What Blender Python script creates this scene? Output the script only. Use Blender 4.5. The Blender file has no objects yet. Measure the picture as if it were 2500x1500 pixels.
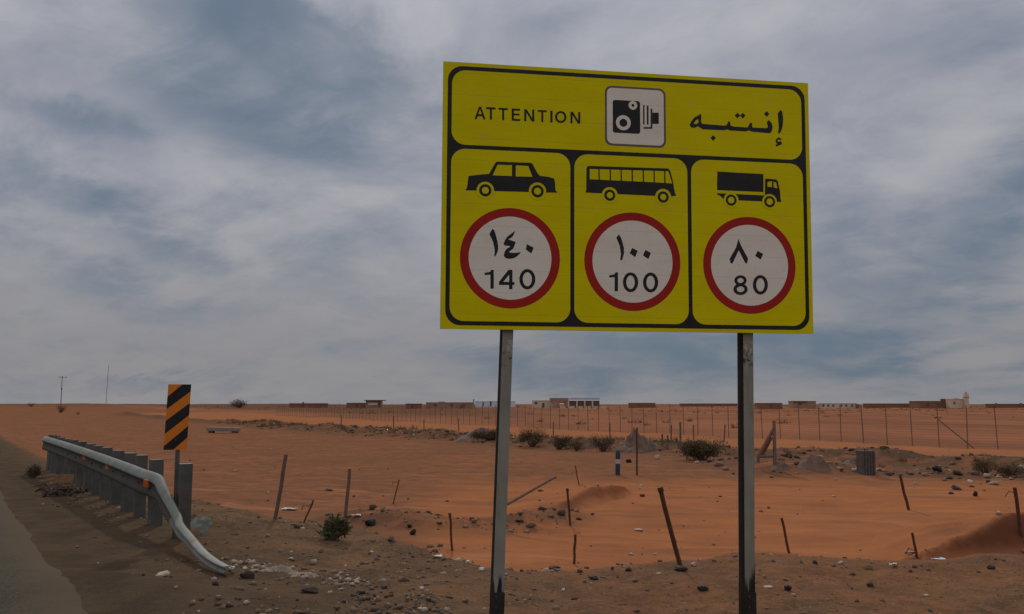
import bpy, bmesh, math, random
import numpy as np
from mathutils import Vector, Matrix, Euler
random.seed(7); rng = np.random.default_rng(11)
R = math.radians
scene = bpy.context.scene
COL = scene.collection

# ------------------------------------------------------------------ camera
F = 2072.0                      # focal length in pixels of the 2500 px wide photograph
PITCH = math.atan(240.0 / F)
CAMZ = 1.5
cam_d = bpy.data.cameras.new('camera'); cam = bpy.data.objects.new('camera', cam_d); COL.objects.link(cam)
cam_d.sensor_fit = 'HORIZONTAL'; cam_d.sensor_width = 36.0; cam_d.lens = F / 2500 * 36.0
cam_d.clip_start = 0.1; cam_d.clip_end = 12000
cam.location = (0, 0, CAMZ); cam.rotation_euler = (math.pi / 2 + PITCH, 0, 0)
scene.camera = cam

# ------------------------------------------------------------------ light, sky, exposure
SUN_AZ = R(-6.0)      # ahead of the camera, a little left (0 = +Y, positive to the right)
SUN_EL = R(35.0)
SKY_STRENGTH = 0.10
scene.view_settings.view_transform = 'Standard'; scene.view_settings.look = 'None'
scene.view_settings.gamma = 1.0; scene.view_settings.exposure = -0.86
scene.view_settings.use_curve_mapping = False
sd = bpy.data.lights.new('sun', 'SUN'); so = bpy.data.objects.new('sun', sd); COL.objects.link(so)
sd.energy = 2.5; sd.angle = R(2.5); sd.color = (1.0, 0.93, 0.83)
sdir = Vector((math.sin(SUN_AZ) * math.cos(SUN_EL), math.cos(SUN_AZ) * math.cos(SUN_EL), math.sin(SUN_EL)))
so.rotation_euler = sdir.to_track_quat('Z', 'Y').to_euler(); so.location = (0, 0, 30)

class NT:
    def __init__(s, tree): s.t = tree
    def n(s, typ, **kw):
        nd = s.t.nodes.new(typ)
        for k, v in kw.items(): setattr(nd, k, v)
        return nd
    def inp(s, sock, v):
        if hasattr(v, 'is_linked') or isinstance(v, bpy.types.NodeSocket): s.t.links.new(v, sock)
        else: sock.default_value = v
    def math(s, op, a, b=0.0, c=None, clamp=False):
        nd = s.n('ShaderNodeMath', operation=op, use_clamp=clamp)
        s.inp(nd.inputs[0], a); s.inp(nd.inputs[1], b)
        if c is not None: s.inp(nd.inputs[2], c)
        return nd.outputs[0]
    def vmath(s, op, a, b=None):
        nd = s.n('ShaderNodeVectorMath', operation=op)
        s.inp(nd.inputs[0], a)
        if b is not None: s.inp(nd.inputs[1], b)
        return nd
    def noise(s, vec, scale, detail=4, rough=0.55, dist=0.0):
        nd = s.n('ShaderNodeTexNoise')
        if vec is not None: s.inp(nd.inputs['Vector'], vec)
        nd.inputs['Scale'].default_value = scale; nd.inputs['Detail'].default_value = detail
        nd.inputs['Roughness'].default_value = rough; nd.inputs['Distortion'].default_value = dist
        return nd.outputs['Fac']
    def ss(s, v, lo, hi, a=0.0, b=1.0):
        nd = s.n('ShaderNodeMapRange', interpolation_type='SMOOTHSTEP')
        s.inp(nd.inputs[0], v)
        nd.inputs[1].default_value = lo; nd.inputs[2].default_value = hi
        nd.inputs[3].default_value = a; nd.inputs[4].default_value = b
        return nd.outputs[0]
    def mix(s, f, a, b, blend='MIX'):
        nd = s.n('ShaderNodeMix', data_type='RGBA', blend_type=blend)
        s.inp(nd.inputs[0], f)
        s.inp(nd.inputs[6], a if not isinstance(a, tuple) else (*a[:3], 1))
        s.inp(nd.inputs[7], b if not isinstance(b, tuple) else (*b[:3], 1))
        return nd.outputs[2]
    def comb(s, x, y, z):
        nd = s.n('ShaderNodeCombineXYZ')
        for i, v in enumerate((x, y, z)): s.inp(nd.inputs[i], v)
        return nd.outputs[0]

def raydir(px, py):
    x = (px - 1250) / F; d = (py - 750) / F
    return (x, math.cos(PITCH) + d * math.sin(PITCH), math.sin(PITCH) - d * math.cos(PITCH))

world = bpy.data.worlds.new('World'); scene.world = world; world.use_nodes = True
wt = world.node_tree; wt.nodes.clear(); W_ = NT(wt)
wout = W_.n('ShaderNodeOutputWorld'); bg = W_.n('ShaderNodeBackground')
bg.inputs[1].default_value = SKY_STRENGTH
wt.links.new(bg.outputs[0], wout.inputs[0])
sky = W_.n('ShaderNodeTexSky', sky_type='NISHITA'); sky.sun_disc = False
sky.sun_elevation = SUN_EL; sky.sun_rotation = SUN_AZ
sky.dust_density = 1.6; sky.air_density = 1.0; sky.ozone_density = 1.5
tc = W_.n('ShaderNodeTexCoord'); D = tc.outputs['Generated']
sep = W_.n('ShaderNodeSeparateXYZ'); wt.links.new(D, sep.inputs[0])
dx, dy, dz = sep.outputs
az = W_.math('ARCTAN2', dx, dy); el = W_.math('ARCSINE', dz)
# the cloud sheet is seen at a slant: project directions on a flat layer overhead
zz = W_.math('MAXIMUM', W_.math('ADD', dz, 0.26), 0.12)
pl = W_.comb(W_.math('DIVIDE', dx, zz), W_.math('DIVIDE', dy, zz), 0.0)
rot = W_.n('ShaderNodeVectorRotate', rotation_type='Z_AXIS'); wt.links.new(pl, rot.inputs[0]); rot.inputs['Angle'].default_value = R(38)
stre = W_.vmath('MULTIPLY', rot.outputs[0], (0.62, 1.45, 1.0)).outputs[0]
warp = W_.n('ShaderNodeTexNoise'); wt.links.new(pl, warp.inputs['Vector']); warp.inputs['Scale'].default_value = 1.5; warp.inputs['Detail'].default_value = 3
wv = W_.vmath('SCALE', W_.vmath('SUBTRACT', warp.outputs['Color'], (0.5, 0.5, 0.5)).outputs[0]); wv.inputs[3].default_value = 0.28
st2 = W_.vmath('ADD', stre, wv.outputs[0]).outputs[0]
n_big = W_.noise(W_.vmath('ADD', pl, wv.outputs[0]).outputs[0], 1.15, 5, 0.55)
n_str = W_.noise(st2, 2.6, 7, 0.60, 0.12)
n_fin = W_.noise(W_.vmath('ADD', pl, wv.outputs[0]).outputs[0], 4.2, 8, 0.60, 0.10)
# breaks in the cloud sheet (pixel x, y, half width, half height, depth, tilt in degrees)
BREAKS = [(600, 70, 310, 130, .62, 22), (620, 300, 300, 95, .70, 14), (180, 285, 170, 45, .45, 10), (960, 215, 330, 130, .45, 20),
          (280, 510, 240, 70, .36, 22), (400, 620, 230, 45, .18, 15), (820, 610, 190, 80, .30, -15), (760, 70, 240, 90, .45, 10), (1330, 60, 160, 70, .25, 0),
          (1640, 850, 330, 75, .78, 4), (1220, 885, 230, 40, .6, 6), (2030, 850, 250, 60, .50, 18), (2230, 800, 240, 90, .45, -20),
          (2060, 600, 130, 140, .38, 35), (2440, 470, 160, 110, .36, -25), (2330, 640, 260, 70, .36, -18), (370, 925, 150, 17, .55, -4), (1400, 935, 260, 34, .5, 2),
          (250, 690, 220, 60, .22, 20), (2480, 930, 150, 30, .3, -8), (-500, 300, 420, 160, .5, 10), (3200, 350, 420, 180, .45, 5)]
brk = None
azel = W_.comb(W_.math('ADD', az, W_.math('MULTIPLY', W_.math('SUBTRACT', n_fin, 0.5), 0.10)),
               W_.math('ADD', el, W_.math('MULTIPLY', W_.math('SUBTRACT', n_str, 0.5), 0.09)), 0.0)
for (px, py, hw, hh, dep, tilt) in BREAKS:
    d = raydir(px, py); a0 = math.atan2(d[0], d[1]); e0 = math.atan2(d[2], math.hypot(d[0], d[1]))
    mp = W_.n('ShaderNodeMapping', vector_type='TEXTURE')
    wt.links.new(azel, mp.inputs[0])
    mp.inputs['Location'].default_value = (a0, e0, 0); mp.inputs['Rotation'].default_value = (0, 0, -R(tilt))
    mp.inputs['Scale'].default_value = (hw / F * 1.25, hh / F * 1.25, 1)
    ln = W_.vmath('LENGTH', mp.outputs[0]).outputs['Value']
    b = W_.ss(ln, 0.05, 1.25, dep, 0.0)
    brk = b if brk is None else W_.math('ADD', brk, b)
brk = W_.math('MINIMUM', brk, 0.72)
cov = W_.math('SUBTRACT', 0.93, brk)
cov = W_.math('ADD', cov, W_.math('MULTIPLY', W_.math('SUBTRACT', n_str, 0.5), W_.ss(az, -.35, .1, 1.5, .7)))
cov = W_.math('ADD', cov, W_.math('MULTIPLY', W_.math('SUBTRACT', n_big, 0.5), 0.55))
cov = W_.math('ADD', cov, W_.math('MULTIPLY', W_.math('SUBTRACT', n_fin, 0.5), 1.25))
cov = W_.ss(cov, -0.08, 1.12)
cov = W_.math('ADD', W_.math('MULTIPLY', cov, 0.93), 0.03)
# cloud colour: pale, thicker parts lavender grey, low air a little warmer
thick = W_.ss(W_.noise(W_.vmath('ADD', pl, wv.outputs[0]).outputs[0], 2.3, 7, 0.62, 0.3), 0.36, 0.64)
ccol = W_.mix(thick, (7.5, 7.5, 8.0), (5.75, 5.95, 6.95))
# an overcast sheet is brighter overhead than near the horizon
high = W_.n('ShaderNodeVectorMath', operation='SCALE'); wt.links.new(ccol, high.inputs[0]); wt.links.new(W_.ss(dz, .30, .85, 1.0, 2.0), high.inputs[3]); ccol = high.outputs[0]
low = W_.ss(el, 0.02, 0.28, 1.0, 0.0)
ccol = W_.mix(W_.math('MULTIPLY', low, 0.85), ccol, (4.75, 4.6, 4.7))
blue = W_.mix(0.93, sky.outputs[0], (1.55, 2.55, 3.85))
skyc = W_.mix(cov, blue, ccol)
wt.links.new(skyc, bg.inputs[0])

# ------------------------------------------------------------------ noise and terrain height
def _hash(ix, iy, seed):
    h = (ix.astype(np.int64) * 374761393 + iy.astype(np.int64) * 668265263 + seed * 2147483647) & 0xffffffff
    h = ((h ^ (h >> 13)) * 1274126177) & 0xffffffff
    return ((h ^ (h >> 16)) & 0xffff) / 65535.0
def vnoise(x, y, seed=0):
    x = np.asarray(x, float); y = np.asarray(y, float)
    ix = np.floor(x); iy = np.floor(y); fx = x - ix; fy = y - iy
    fx = fx * fx * fx * (fx * (fx * 6 - 15) + 10); fy = fy * fy * fy * (fy * (fy * 6 - 15) + 10)
    a = _hash(ix, iy, seed); b = _hash(ix + 1, iy, seed); c = _hash(ix, iy + 1, seed); d = _hash(ix + 1, iy + 1, seed)
    return (a + (b - a) * fx) * (1 - fy) + (c + (d - c) * fx) * fy
def fbm(x, y, sc, octv=4, seed=0, gain=.5):
    s = 0; a = 1; t = 0
    for i in range(octv):
        s = s + a * (vnoise(x / sc * 2 ** i + 17.3 * i, y / sc * 2 ** i - 9.1 * i, seed + i) - .5); t += a; a *= gain
    return s / t * 2
def sst(v, lo, hi):
    t = np.clip((np.asarray(v, float) - lo) / (hi - lo), 0, 1); return t * t * (3 - 2 * t)

RD = np.array([-.555, .832]); RN = np.array([.832, .555])        # road direction, normal to the right of the road
# ----
def road_u(X, Y): return RN[0] * X + RN[1] * Y - 1.0
def shoulder_edge(X): return 11.1 + np.where(X < 0, -.78 * X, .02 * X) + 1.3 * fbm(X, X * 0 + 3, 3.2, 3, 90)
BERM = np.array([(26., 20.), (18.5, 27.5), (12.6, 34.), (6.5, 41.), (1.2, 48.), (-6., 59.), (-15., 72.), (-40., 112.), (-90., 200.)])
BANK_R = np.array([(7.6, 29.5), (9.5, 27.8), (12., 26.8), (14.2, 25.), (17., 24.)])
BANK_L = np.array([(-2.9, 15.6), (-1.7, 14.9), (-.4, 14.6), (.35, 15.0), (.9, 15.9)])
def seg_dist(X, Y, pts):
    best = np.full(np.shape(X), 1e9)
    for (ax, ay), (bx, by) in zip(pts[:-1], pts[1:]):
        vx, vy = bx - ax, by - ay; L = vx * vx + vy * vy
        t = np.clip(((X - ax) * vx + (Y - ay) * vy) / L, 0, 1)
        best = np.minimum(best, np.hypot(X - ax - t * vx, Y - ay - t * vy))
    return best
TP0 = np.array([24.3, 40.3]); TD = np.array([-.479, .878]); TN = np.array([-.878, -.479])     # far fence line
def fence_q(X, Y): return (X - TP0[0]) * TN[0] + (Y - TP0[1]) * TN[1]
def gauss(X, Y, cx, cy, sx, sy, ang):
    c, s = math.cos(ang), math.sin(ang); dx = X - cx; dy = Y - cy
    return np.exp(-.5 * (((dx * c + dy * s) / sx) ** 2 + ((-dx * s + dy * c) / sy) ** 2))
RIDGE_A = [(.2, 15.6, .03), (1.0, 17.2, .20), (1.75, 19.0, .32), (2.6, 20.4, .16)]
RIDGE_B = [(5.0, 11.6, .0), (6.0, 12.0, .24), (7.2, 12.6, .56), (8.2, 13.0, .72), (10.5, 13.6, 1.0)]
def shade_side(X, Y, pts):  # steep side of the crest, where shade is painted on
    best = np.full(np.shape(X), 1e9); out = np.zeros(np.shape(X))
    for (ax, ay, ah), (bx, by, bh) in zip(pts[:-1], pts[1:]):
        vx, vy = bx - ax, by - ay; L = math.hypot(vx, vy); t = np.clip(((X - ax) * vx + (Y - ay) * vy) / L ** 2, 0, 1)
        dx = X - ax - t * vx; dy = Y - ay - t * vy; d = np.hypot(dx, dy); side = dx * vy / L - dy * vx / L
        out = np.where(d < best, sst(side, -.05, .08), out); best = np.minimum(best, d)
    return out
def ridge(X, Y, pts, front, back):
    """heap of loose sand along a crest line: steep at the angle of repose towards the road side, gentle behind"""
    best = np.zeros(np.shape(X)); wob = .24 * fbm(X, Y, .8, 4, 71); wz = 1 + .25 * fbm(X, Y, 1.1, 3, 72)
    for (ax, ay, ah), (bx, by, bh) in zip(pts[:-1], pts[1:]):
        vx, vy = bx - ax, by - ay; L = math.hypot(vx, vy); t = np.clip(((X - ax) * vx + (Y - ay) * vy) / L ** 2, 0, 1)
        dx = X - ax - t * vx; dy = Y - ay - t * vy; side = dx * vy / L - dy * vx / L
        d = np.hypot(dx, dy) + wob
        best = np.maximum(best, (ah + (bh - ah) * t) * wz - np.where(side > 0, front, back) * np.maximum(d, 0))
    return np.maximum(best, 0)
def masks(X, Y):
    u = road_u(X, Y)
    fld = sst(Y - shoulder_edge(X), -1.5, .9) * sst(u, 1.1, 2.6)
    grav = 1 - sst(Y - shoulder_edge(X), -2.2, .35) * sst(u, .9, 2.2)
    return u, fld, grav
def ground_h(X, Y):
    X = np.asarray(X, float); Y = np.asarray(Y, float)
    r = np.hypot(X, Y); u, fld, grav = masks(X, Y)
    z = -.06 * np.clip(u - 1.0, 0, 3.2) - .42 * fld * sst(u, 1.0, 3.5)
    z = z - .6 * sst(-u, 12.5, 16)
    off = sst(u, .5, 2.0) + sst(-u, 12, 14)
    z = z + off * (.11 * fbm(X, Y, 7, 3, 1) * fld + .05 * fbm(X, Y, 1.9, 3, 2) + .022 * fbm(X, Y, .55, 3, 3) * (1.25 - .75 * fld))
    z = z + off * np.clip(1 - fld, 0, 1) * sst(u, 1.2, 2.5) * .075 * fbm(X, Y, .9, 4, 21, .6)
    for k, c0 in enumerate((12.6, 13.05, 14.5, 14.98, 17.2, 17.65)):
        z = z - .035 * fld * np.exp(-.5 * ((Y - c0 - .045 * X - .012 * X * X - .5 * fbm(X, X * 0 + k // 2, 7, 2, 120)) / .10) ** 2) * sst(X, -5, -1)
    z = z + fld * .055 * fbm(X, Y, 2.6, 5, 131, .62) * sst(r, 8, 16)
    # ruts and wheel tracks in the sand
    q = fence_q(X, Y)
    bd = seg_dist(X, Y, BERM)
    z = z + .16 * np.exp(-.5 * (seg_dist(X, Y, BANK_R) / .9) ** 2) * (.3 + 1.2 * vnoise(X / 1.3, Y / 1.3, 37)) + .13 * np.exp(-.5 * (seg_dist(X, Y, BANK_L) / .45) ** 2) * (.2 + 1.3 * vnoise(X / .8, Y / .8, 38))
    z = z + .42 * np.exp(-.5 * (bd / 1.1) ** 2) * (.35 + 1.0 * vnoise(X / 2.3, Y / 2.3, 33)) * sst(r, 16, 24)
    # heaps of sand
    z = z + ridge(X, Y, RIDGE_A, .75, .14)
    z = z + ridge(X, Y, RIDGE_B, 1.0, .35)
    z = z + .30 * gauss(X, Y, 8.6, 27.2, 1.6, .9, R(-35)) + .12 * gauss(X, Y, -3.1, 7.1, .85, .28, R(-28))
    # far ground rises a little towards the skyline
    z = z + sst(r, 140, 900) * (2.4 + 2.6 * fbm(X, Y, 260, 3, 7)) + sst(r, 60, 200) * .5 * fbm(X, Y, 26, 3, 8)
    return z
def gh(x, y): return float(ground_h(np.array([x]), np.array([y]))[0])
def P(px, py, Y):
    d = raydir(px, py); k = Y / d[1]
    return Vector((d[0] * k, Y, CAMZ + d[2] * k))
def hit(px, py, lo=3.0, hi=900.0):
    """ground point seen at a pixel of the photograph"""
    d = raydir(px, py); ys = np.geomspace(lo, hi, 700); k = ys / d[1]
    z = CAMZ + d[2] * k; g = ground_h(d[0] * k, ys)
    i = np.argmax(z <= g)
    if z[i] > g[i]: i = len(ys) - 1
    if i > 0:
        a, b = ys[i - 1], ys[i]
        for _ in range(30):
            m = (a + b) / 2; km = m / d[1]
            if CAMZ + d[2] * km <= gh(d[0] * km, m): b = m
            else: a = m
        Yh = b
    else: Yh = ys[0]
    kk = Yh / d[1]
    return Vector((d[0] * kk, Yh, gh(d[0] * kk, Yh)))

# ------------------------------------------------------------------ materials
def new_mat(name):
    m = bpy.data.materials.new(name); m.use_nodes = True
    t = m.node_tree; t.nodes.clear(); N = NT(t)
    o = N.n('ShaderNodeOutputMaterial'); b = N.n('ShaderNodeBsdfPrincipled')
    t.links.new(b.outputs[0], o.inputs[0])
    return m, N, b
def sheeting(name, c1, c2):
    m, N, b = new_mat(name)
    tcn = N.n('ShaderNodeTexCoord'); v = tcn.outputs['Object']; sp = N.n('ShaderNodeSeparateXYZ'); N.inp(sp.inputs[0], v)
    z = N.math('ADD', sp.outputs[2], N.math('MULTIPLY', sp.outputs[1], .037))
    ph = N.math('ABSOLUTE', N.math('SUBTRACT', N.math('FRACT', N.math('DIVIDE', z, .158)), .5))
    col = N.mix(N.ss(N.noise(N.vmath('MULTIPLY', v, (1, 1, 3)).outputs[0], 2.2, 6, .62), .3, .7), c1, c2)
    col = N.mix(N.math('MULTIPLY', N.ss(ph, .47, .495), .10), col, (.22, .18, .10))
    col = N.mix(N.math('MULTIPLY', N.ss(N.noise(v, 7, 6, .7), .52, .75), .16), col, (.42, .30, .17))
    col = N.mix(N.math('MULTIPLY', N.ss(N.noise(v, 60, 3, .6), .62, .70), .25), col, (.35, .27, .16))
    N.inp(b.inputs['Base Color'], col); b.inputs['Roughness'].default_value = .6; b.inputs['Specular IOR Level'].default_value = .08
    b1 = N.n('ShaderNodeBump'); b1.inputs['Strength'].default_value = .25; b1.inputs['Distance'].default_value = .006
    N.inp(b1.inputs['Height'], N.math('ADD', N.math('MULTIPLY', N.ss(ph, .46, .49), -.3), N.math('MULTIPLY', N.noise(N.vmath('MULTIPLY', v, (1, 1, 4)).outputs[0], 3, 3), .8)))
    N.inp(b.inputs['Normal'], b1.outputs[0])
    return m
def simple(name, c1, c2, scale=8., rough=.8, metal=0., bump=.15, bscale=None, lo=.35, hi=.68, stain=None, spec=.3, gen=False):
    m, N, b = new_mat(name)
    tcn = N.n('ShaderNodeTexCoord'); v = tcn.outputs['Object']
    f = N.ss(N.noise(v, scale, 6, .62), lo, hi)
    col = N.mix(f, c1, c2)
    if stain:
        g = N.ss(N.noise(v, stain[1], 5, .65, .6), stain[2], stain[3])
        col = N.mix(g, col, stain[0])
    N.inp(b.inputs['Base Color'], col)
    b.inputs['Roughness'].default_value = rough; b.inputs['Metallic'].default_value = metal
    b.inputs['Specular IOR Level'].default_value = spec
    if bump:
        bm_ = N.n('ShaderNodeBump'); bm_.inputs['Strength'].default_value = bump; bm_.inputs['Distance'].default_value = .02
        N.inp(bm_.inputs['Height'], N.noise(v, bscale or scale * 4, 4, .6)); N.inp(b.inputs['Normal'], bm_.outputs[0])
    return m

SIGN_YEL = sheeting('sign yellow sheeting', (.77, .65, .0), (.71, .59, .0))
SIGN_BLK = simple('sign black film', (.012, .010, .009), (.02, .017, .015), 6, .5, 0, 0, spec=.3)
SIGN_WHT = sheeting('sign white sheeting', (.88, .80, .67), (.83, .75, .62))
SIGN_RED = simple('sign red film', (.42, .026, .018), (.37, .024, .016), 5, .6, 0, 0, spec=.1)
SIGN_GRY = simple('plaque grey line', (.16, .11, .095), (.13, .09, .08), 5, .5, 0, 0)
ALU = simple('weathered aluminium', (.33, .31, .24), (.25, .24, .20), 7, .55, .3, .05)
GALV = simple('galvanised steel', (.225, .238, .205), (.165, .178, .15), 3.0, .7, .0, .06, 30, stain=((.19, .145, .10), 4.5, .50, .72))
GALV_D = simple('dull galvanised steel', (.12, .115, .098), (.085, .08, .07), 5, .7, .1, .06, 40, stain=((.11, .075, .05), 3.2, .58, .75))
RAIL_F = simple('dark rail face', (.085, .070, .058), (.06, .05, .042), 3.0, .75, .05, .06, 30, stain=((.09, .05, .03), 2.2, .58, .78))  # rail face and back, coloured darker than the top lip
CHAN_IN = simple('dark inside of channel', (.075, .060, .047), (.10, .08, .06), 9, .9)  # inner faces of the open channel, coloured darker than the outer ones
RUST = simple('rusted iron', (.115, .045, .022), (.07, .032, .02), 14, .9, 0, .3, 60)
RUST_G = simple('grey rusted pipe', (.17, .11, .085), (.12, .085, .07), 9, .85, 0, .2, 50)
WOOD_G = simple('grey weathered wood', (.20, .145, .11), (.135, .10, .08), 11, .9, 0, .3, 40)
WOOD_B = simple('brown weathered wood', (.23, .115, .06), (.16, .08, .045), 11, .9, 0, .3, 40)
ORANGE = simple('orange sheeting', (.78, .22, .012), (.70, .19, .012), 7, .45, 0, 0)
AMBER = simple('amber reflector', (.55, .12, .01), (.45, .09, .01), 20, .25, 0, 0, spec=.6)
BLUEP = simple('blue paint', (.022, .05, .075), (.03, .06, .085), 9, .7, 0, .1, stain=((.16, .12, .09), 7, .62, .75))
WHITEP = simple('dusty white paint', (.55, .47, .40), (.42, .34, .27), 9, .8)
RUBBER = simple('black tyre rubber', (.016, .014, .013), (.035, .028, .024), 18, .85)
CONC = simple('grey concrete', (.30, .245, .20), (.21, .17, .14), 5, .92, 0, .3, 30, stain=((.12, .085, .065), 3, .6, .75))
CONC_D = simple('dark stained concrete', (.135, .115, .10), (.085, .072, .062), 5, .92, 0, .3, 30)
STONE_P = simple('pale stone', (.52, .42, .32), (.40, .31, .23), 9, .95, 0, .4, 30)
STONE_W = simple('white stone', (.75, .68, .60), (.6, .52, .44), 9, .95, 0, .3, 30)
STONE_B = simple('brown stone', (.20, .115, .07), (.13, .08, .052), 9, .95, 0, .4, 30)
STONE_D = simple('dark clod', (.062, .042, .031), (.10, .064, .044), 9, .95, 0, .4, 30)
PLASTIC_G = simple('grey green plastic', (.24, .25, .19), (.16, .17, .13), 6, .5)
SOIL_D = simple('dark heaped soil', (.18, .11, .075), (.11, .07, .05), 4, .97, 0, .6, 14)
SOIL_P = simple('pale crumbled rubble', (.40, .31, .22), (.27, .20, .14), 6, .97, 0, .6, 18)
PLASTER = simple('tan plaster', (.37, .22, .14), (.30, .175, .11), .25, .95, 0, 0)
PLASTER_L = simple('cream plaster', (.66, .51, .38), (.56, .43, .32), .25, .95, 0, 0)
PLASTER_R = simple('red brown plaster', (.27, .125, .075), (.22, .10, .06), .25, .95, 0, 0)
DARKV = simple('dark opening', (.11, .075, .06), (.14, .095, .075), 1, .9, 0, 0)
PALEROOF = simple('pale blue sheet roof', (.45, .56, .66), (.40, .50, .60), .5, .6, 0, 0)
PALEBLUE = simple('pale blue white paint', (.62, .68, .75), (.52, .58, .66), .5, .7, 0, 0)
FENCE_P = simple('dusty fence post', (.23, .125, .08), (.18, .10, .065), 3, .9, 0, 0)
WIRE = simple('rusty wire', (.16, .085, .055), (.12, .07, .05), 3, .8, 0, 0)

def leaf_mat(name, c1, c2, c3):
    m, N, b = new_mat(name)
    tcn = N.n('ShaderNodeTexCoord'); v = tcn.outputs['Object']
    c = N.mix(N.ss(N.noise(v, 6, 4), .35, .65), c1, c2)
    c = N.mix(N.ss(N.noise(v, 40, 2), .5, .7), c, c3)
    N.inp(b.inputs['Base Color'], c); b.inputs['Roughness'].default_value = .85; b.inputs['Specular IOR Level'].default_value = .15
    return m
LEAF_O = leaf_mat('olive desert foliage', (.15, .115, .058), (.10, .08, .042), (.19, .15, .08))
LEAF_B = leaf_mat('brown dry foliage', (.20, .13, .07), (.14, .09, .05), (.25, .17, .09))
LEAF_D = leaf_mat('dark desert foliage', (.125, .09, .052), (.085, .064, .038), (.17, .125, .072))
LEAF_G = leaf_mat('green foliage', (.115, .12, .055), (.08, .088, .038), (.16, .155, .075))
TWIG = simple('dry twig', (.14, .09, .055), (.09, .06, .04), 20, .95, 0, 0)

# post paint: grey galvanised with black tar running up in points from the foot
def post_material():
    m, N, b = new_mat('post with tarred foot')
    tcn = N.n('ShaderNodeTexCoord'); v = tcn.outputs['Object']
    sp = N.n('ShaderNodeSeparateXYZ'); N.inp(sp.inputs[0], v)
    base = N.mix(N.ss(N.noise(v, 4, 6, .6), .35, .68), (.285, .265, .21), (.23, .21, .168))
    stv = N.vmath('MULTIPLY', v, (1, 1, .12)).outputs[0]
    base = N.mix(N.math('MULTIPLY', N.ss(N.noise(stv, 30, 4), .5, .75), .45), base, (.17, .135, .10))
    # clamp stains just under the panel
    zt = N.math('ABSOLUTE', N.math('SUBTRACT', sp.outputs[2], 1.93))
    g = N.math('MULTIPLY', N.ss(zt, .01, .09, 1, 0), N.ss(N.noise(v, 22, 3), .48, .6))
    base = N.mix(g, base, (.07, .05, .04))
    g2 = N.math('MULTIPLY', N.ss(N.math('ABSOLUTE', N.math('SUBTRACT', sp.outputs[2], 2.01)), .02, .07, 1, 0), N.ss(N.noise(v, 40, 3), .5, .6))
    base = N.mix(g2, base, (.42, .38, .29))
    spikes = N.noise(N.vmath('MULTIPLY', v, (1, 1, .10)).outputs[0], 34, 2, .5)
    edge = N.math('ADD', N.math('MULTIPLY', spikes, .46), -.02)
    tar = N.ss(N.math('SUBTRACT', N.math('SUBTRACT', sp.outputs[2], edge), .14), -.03, .05, 1, 0)
    col = N.mix(tar, base, (.020, .017, .016))
    N.inp(b.inputs['Base Color'], col); b.inputs['Roughness'].default_value = .7; b.inputs['Specular IOR Level'].default_value = .2
    return m
POST_M = post_material()

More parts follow.
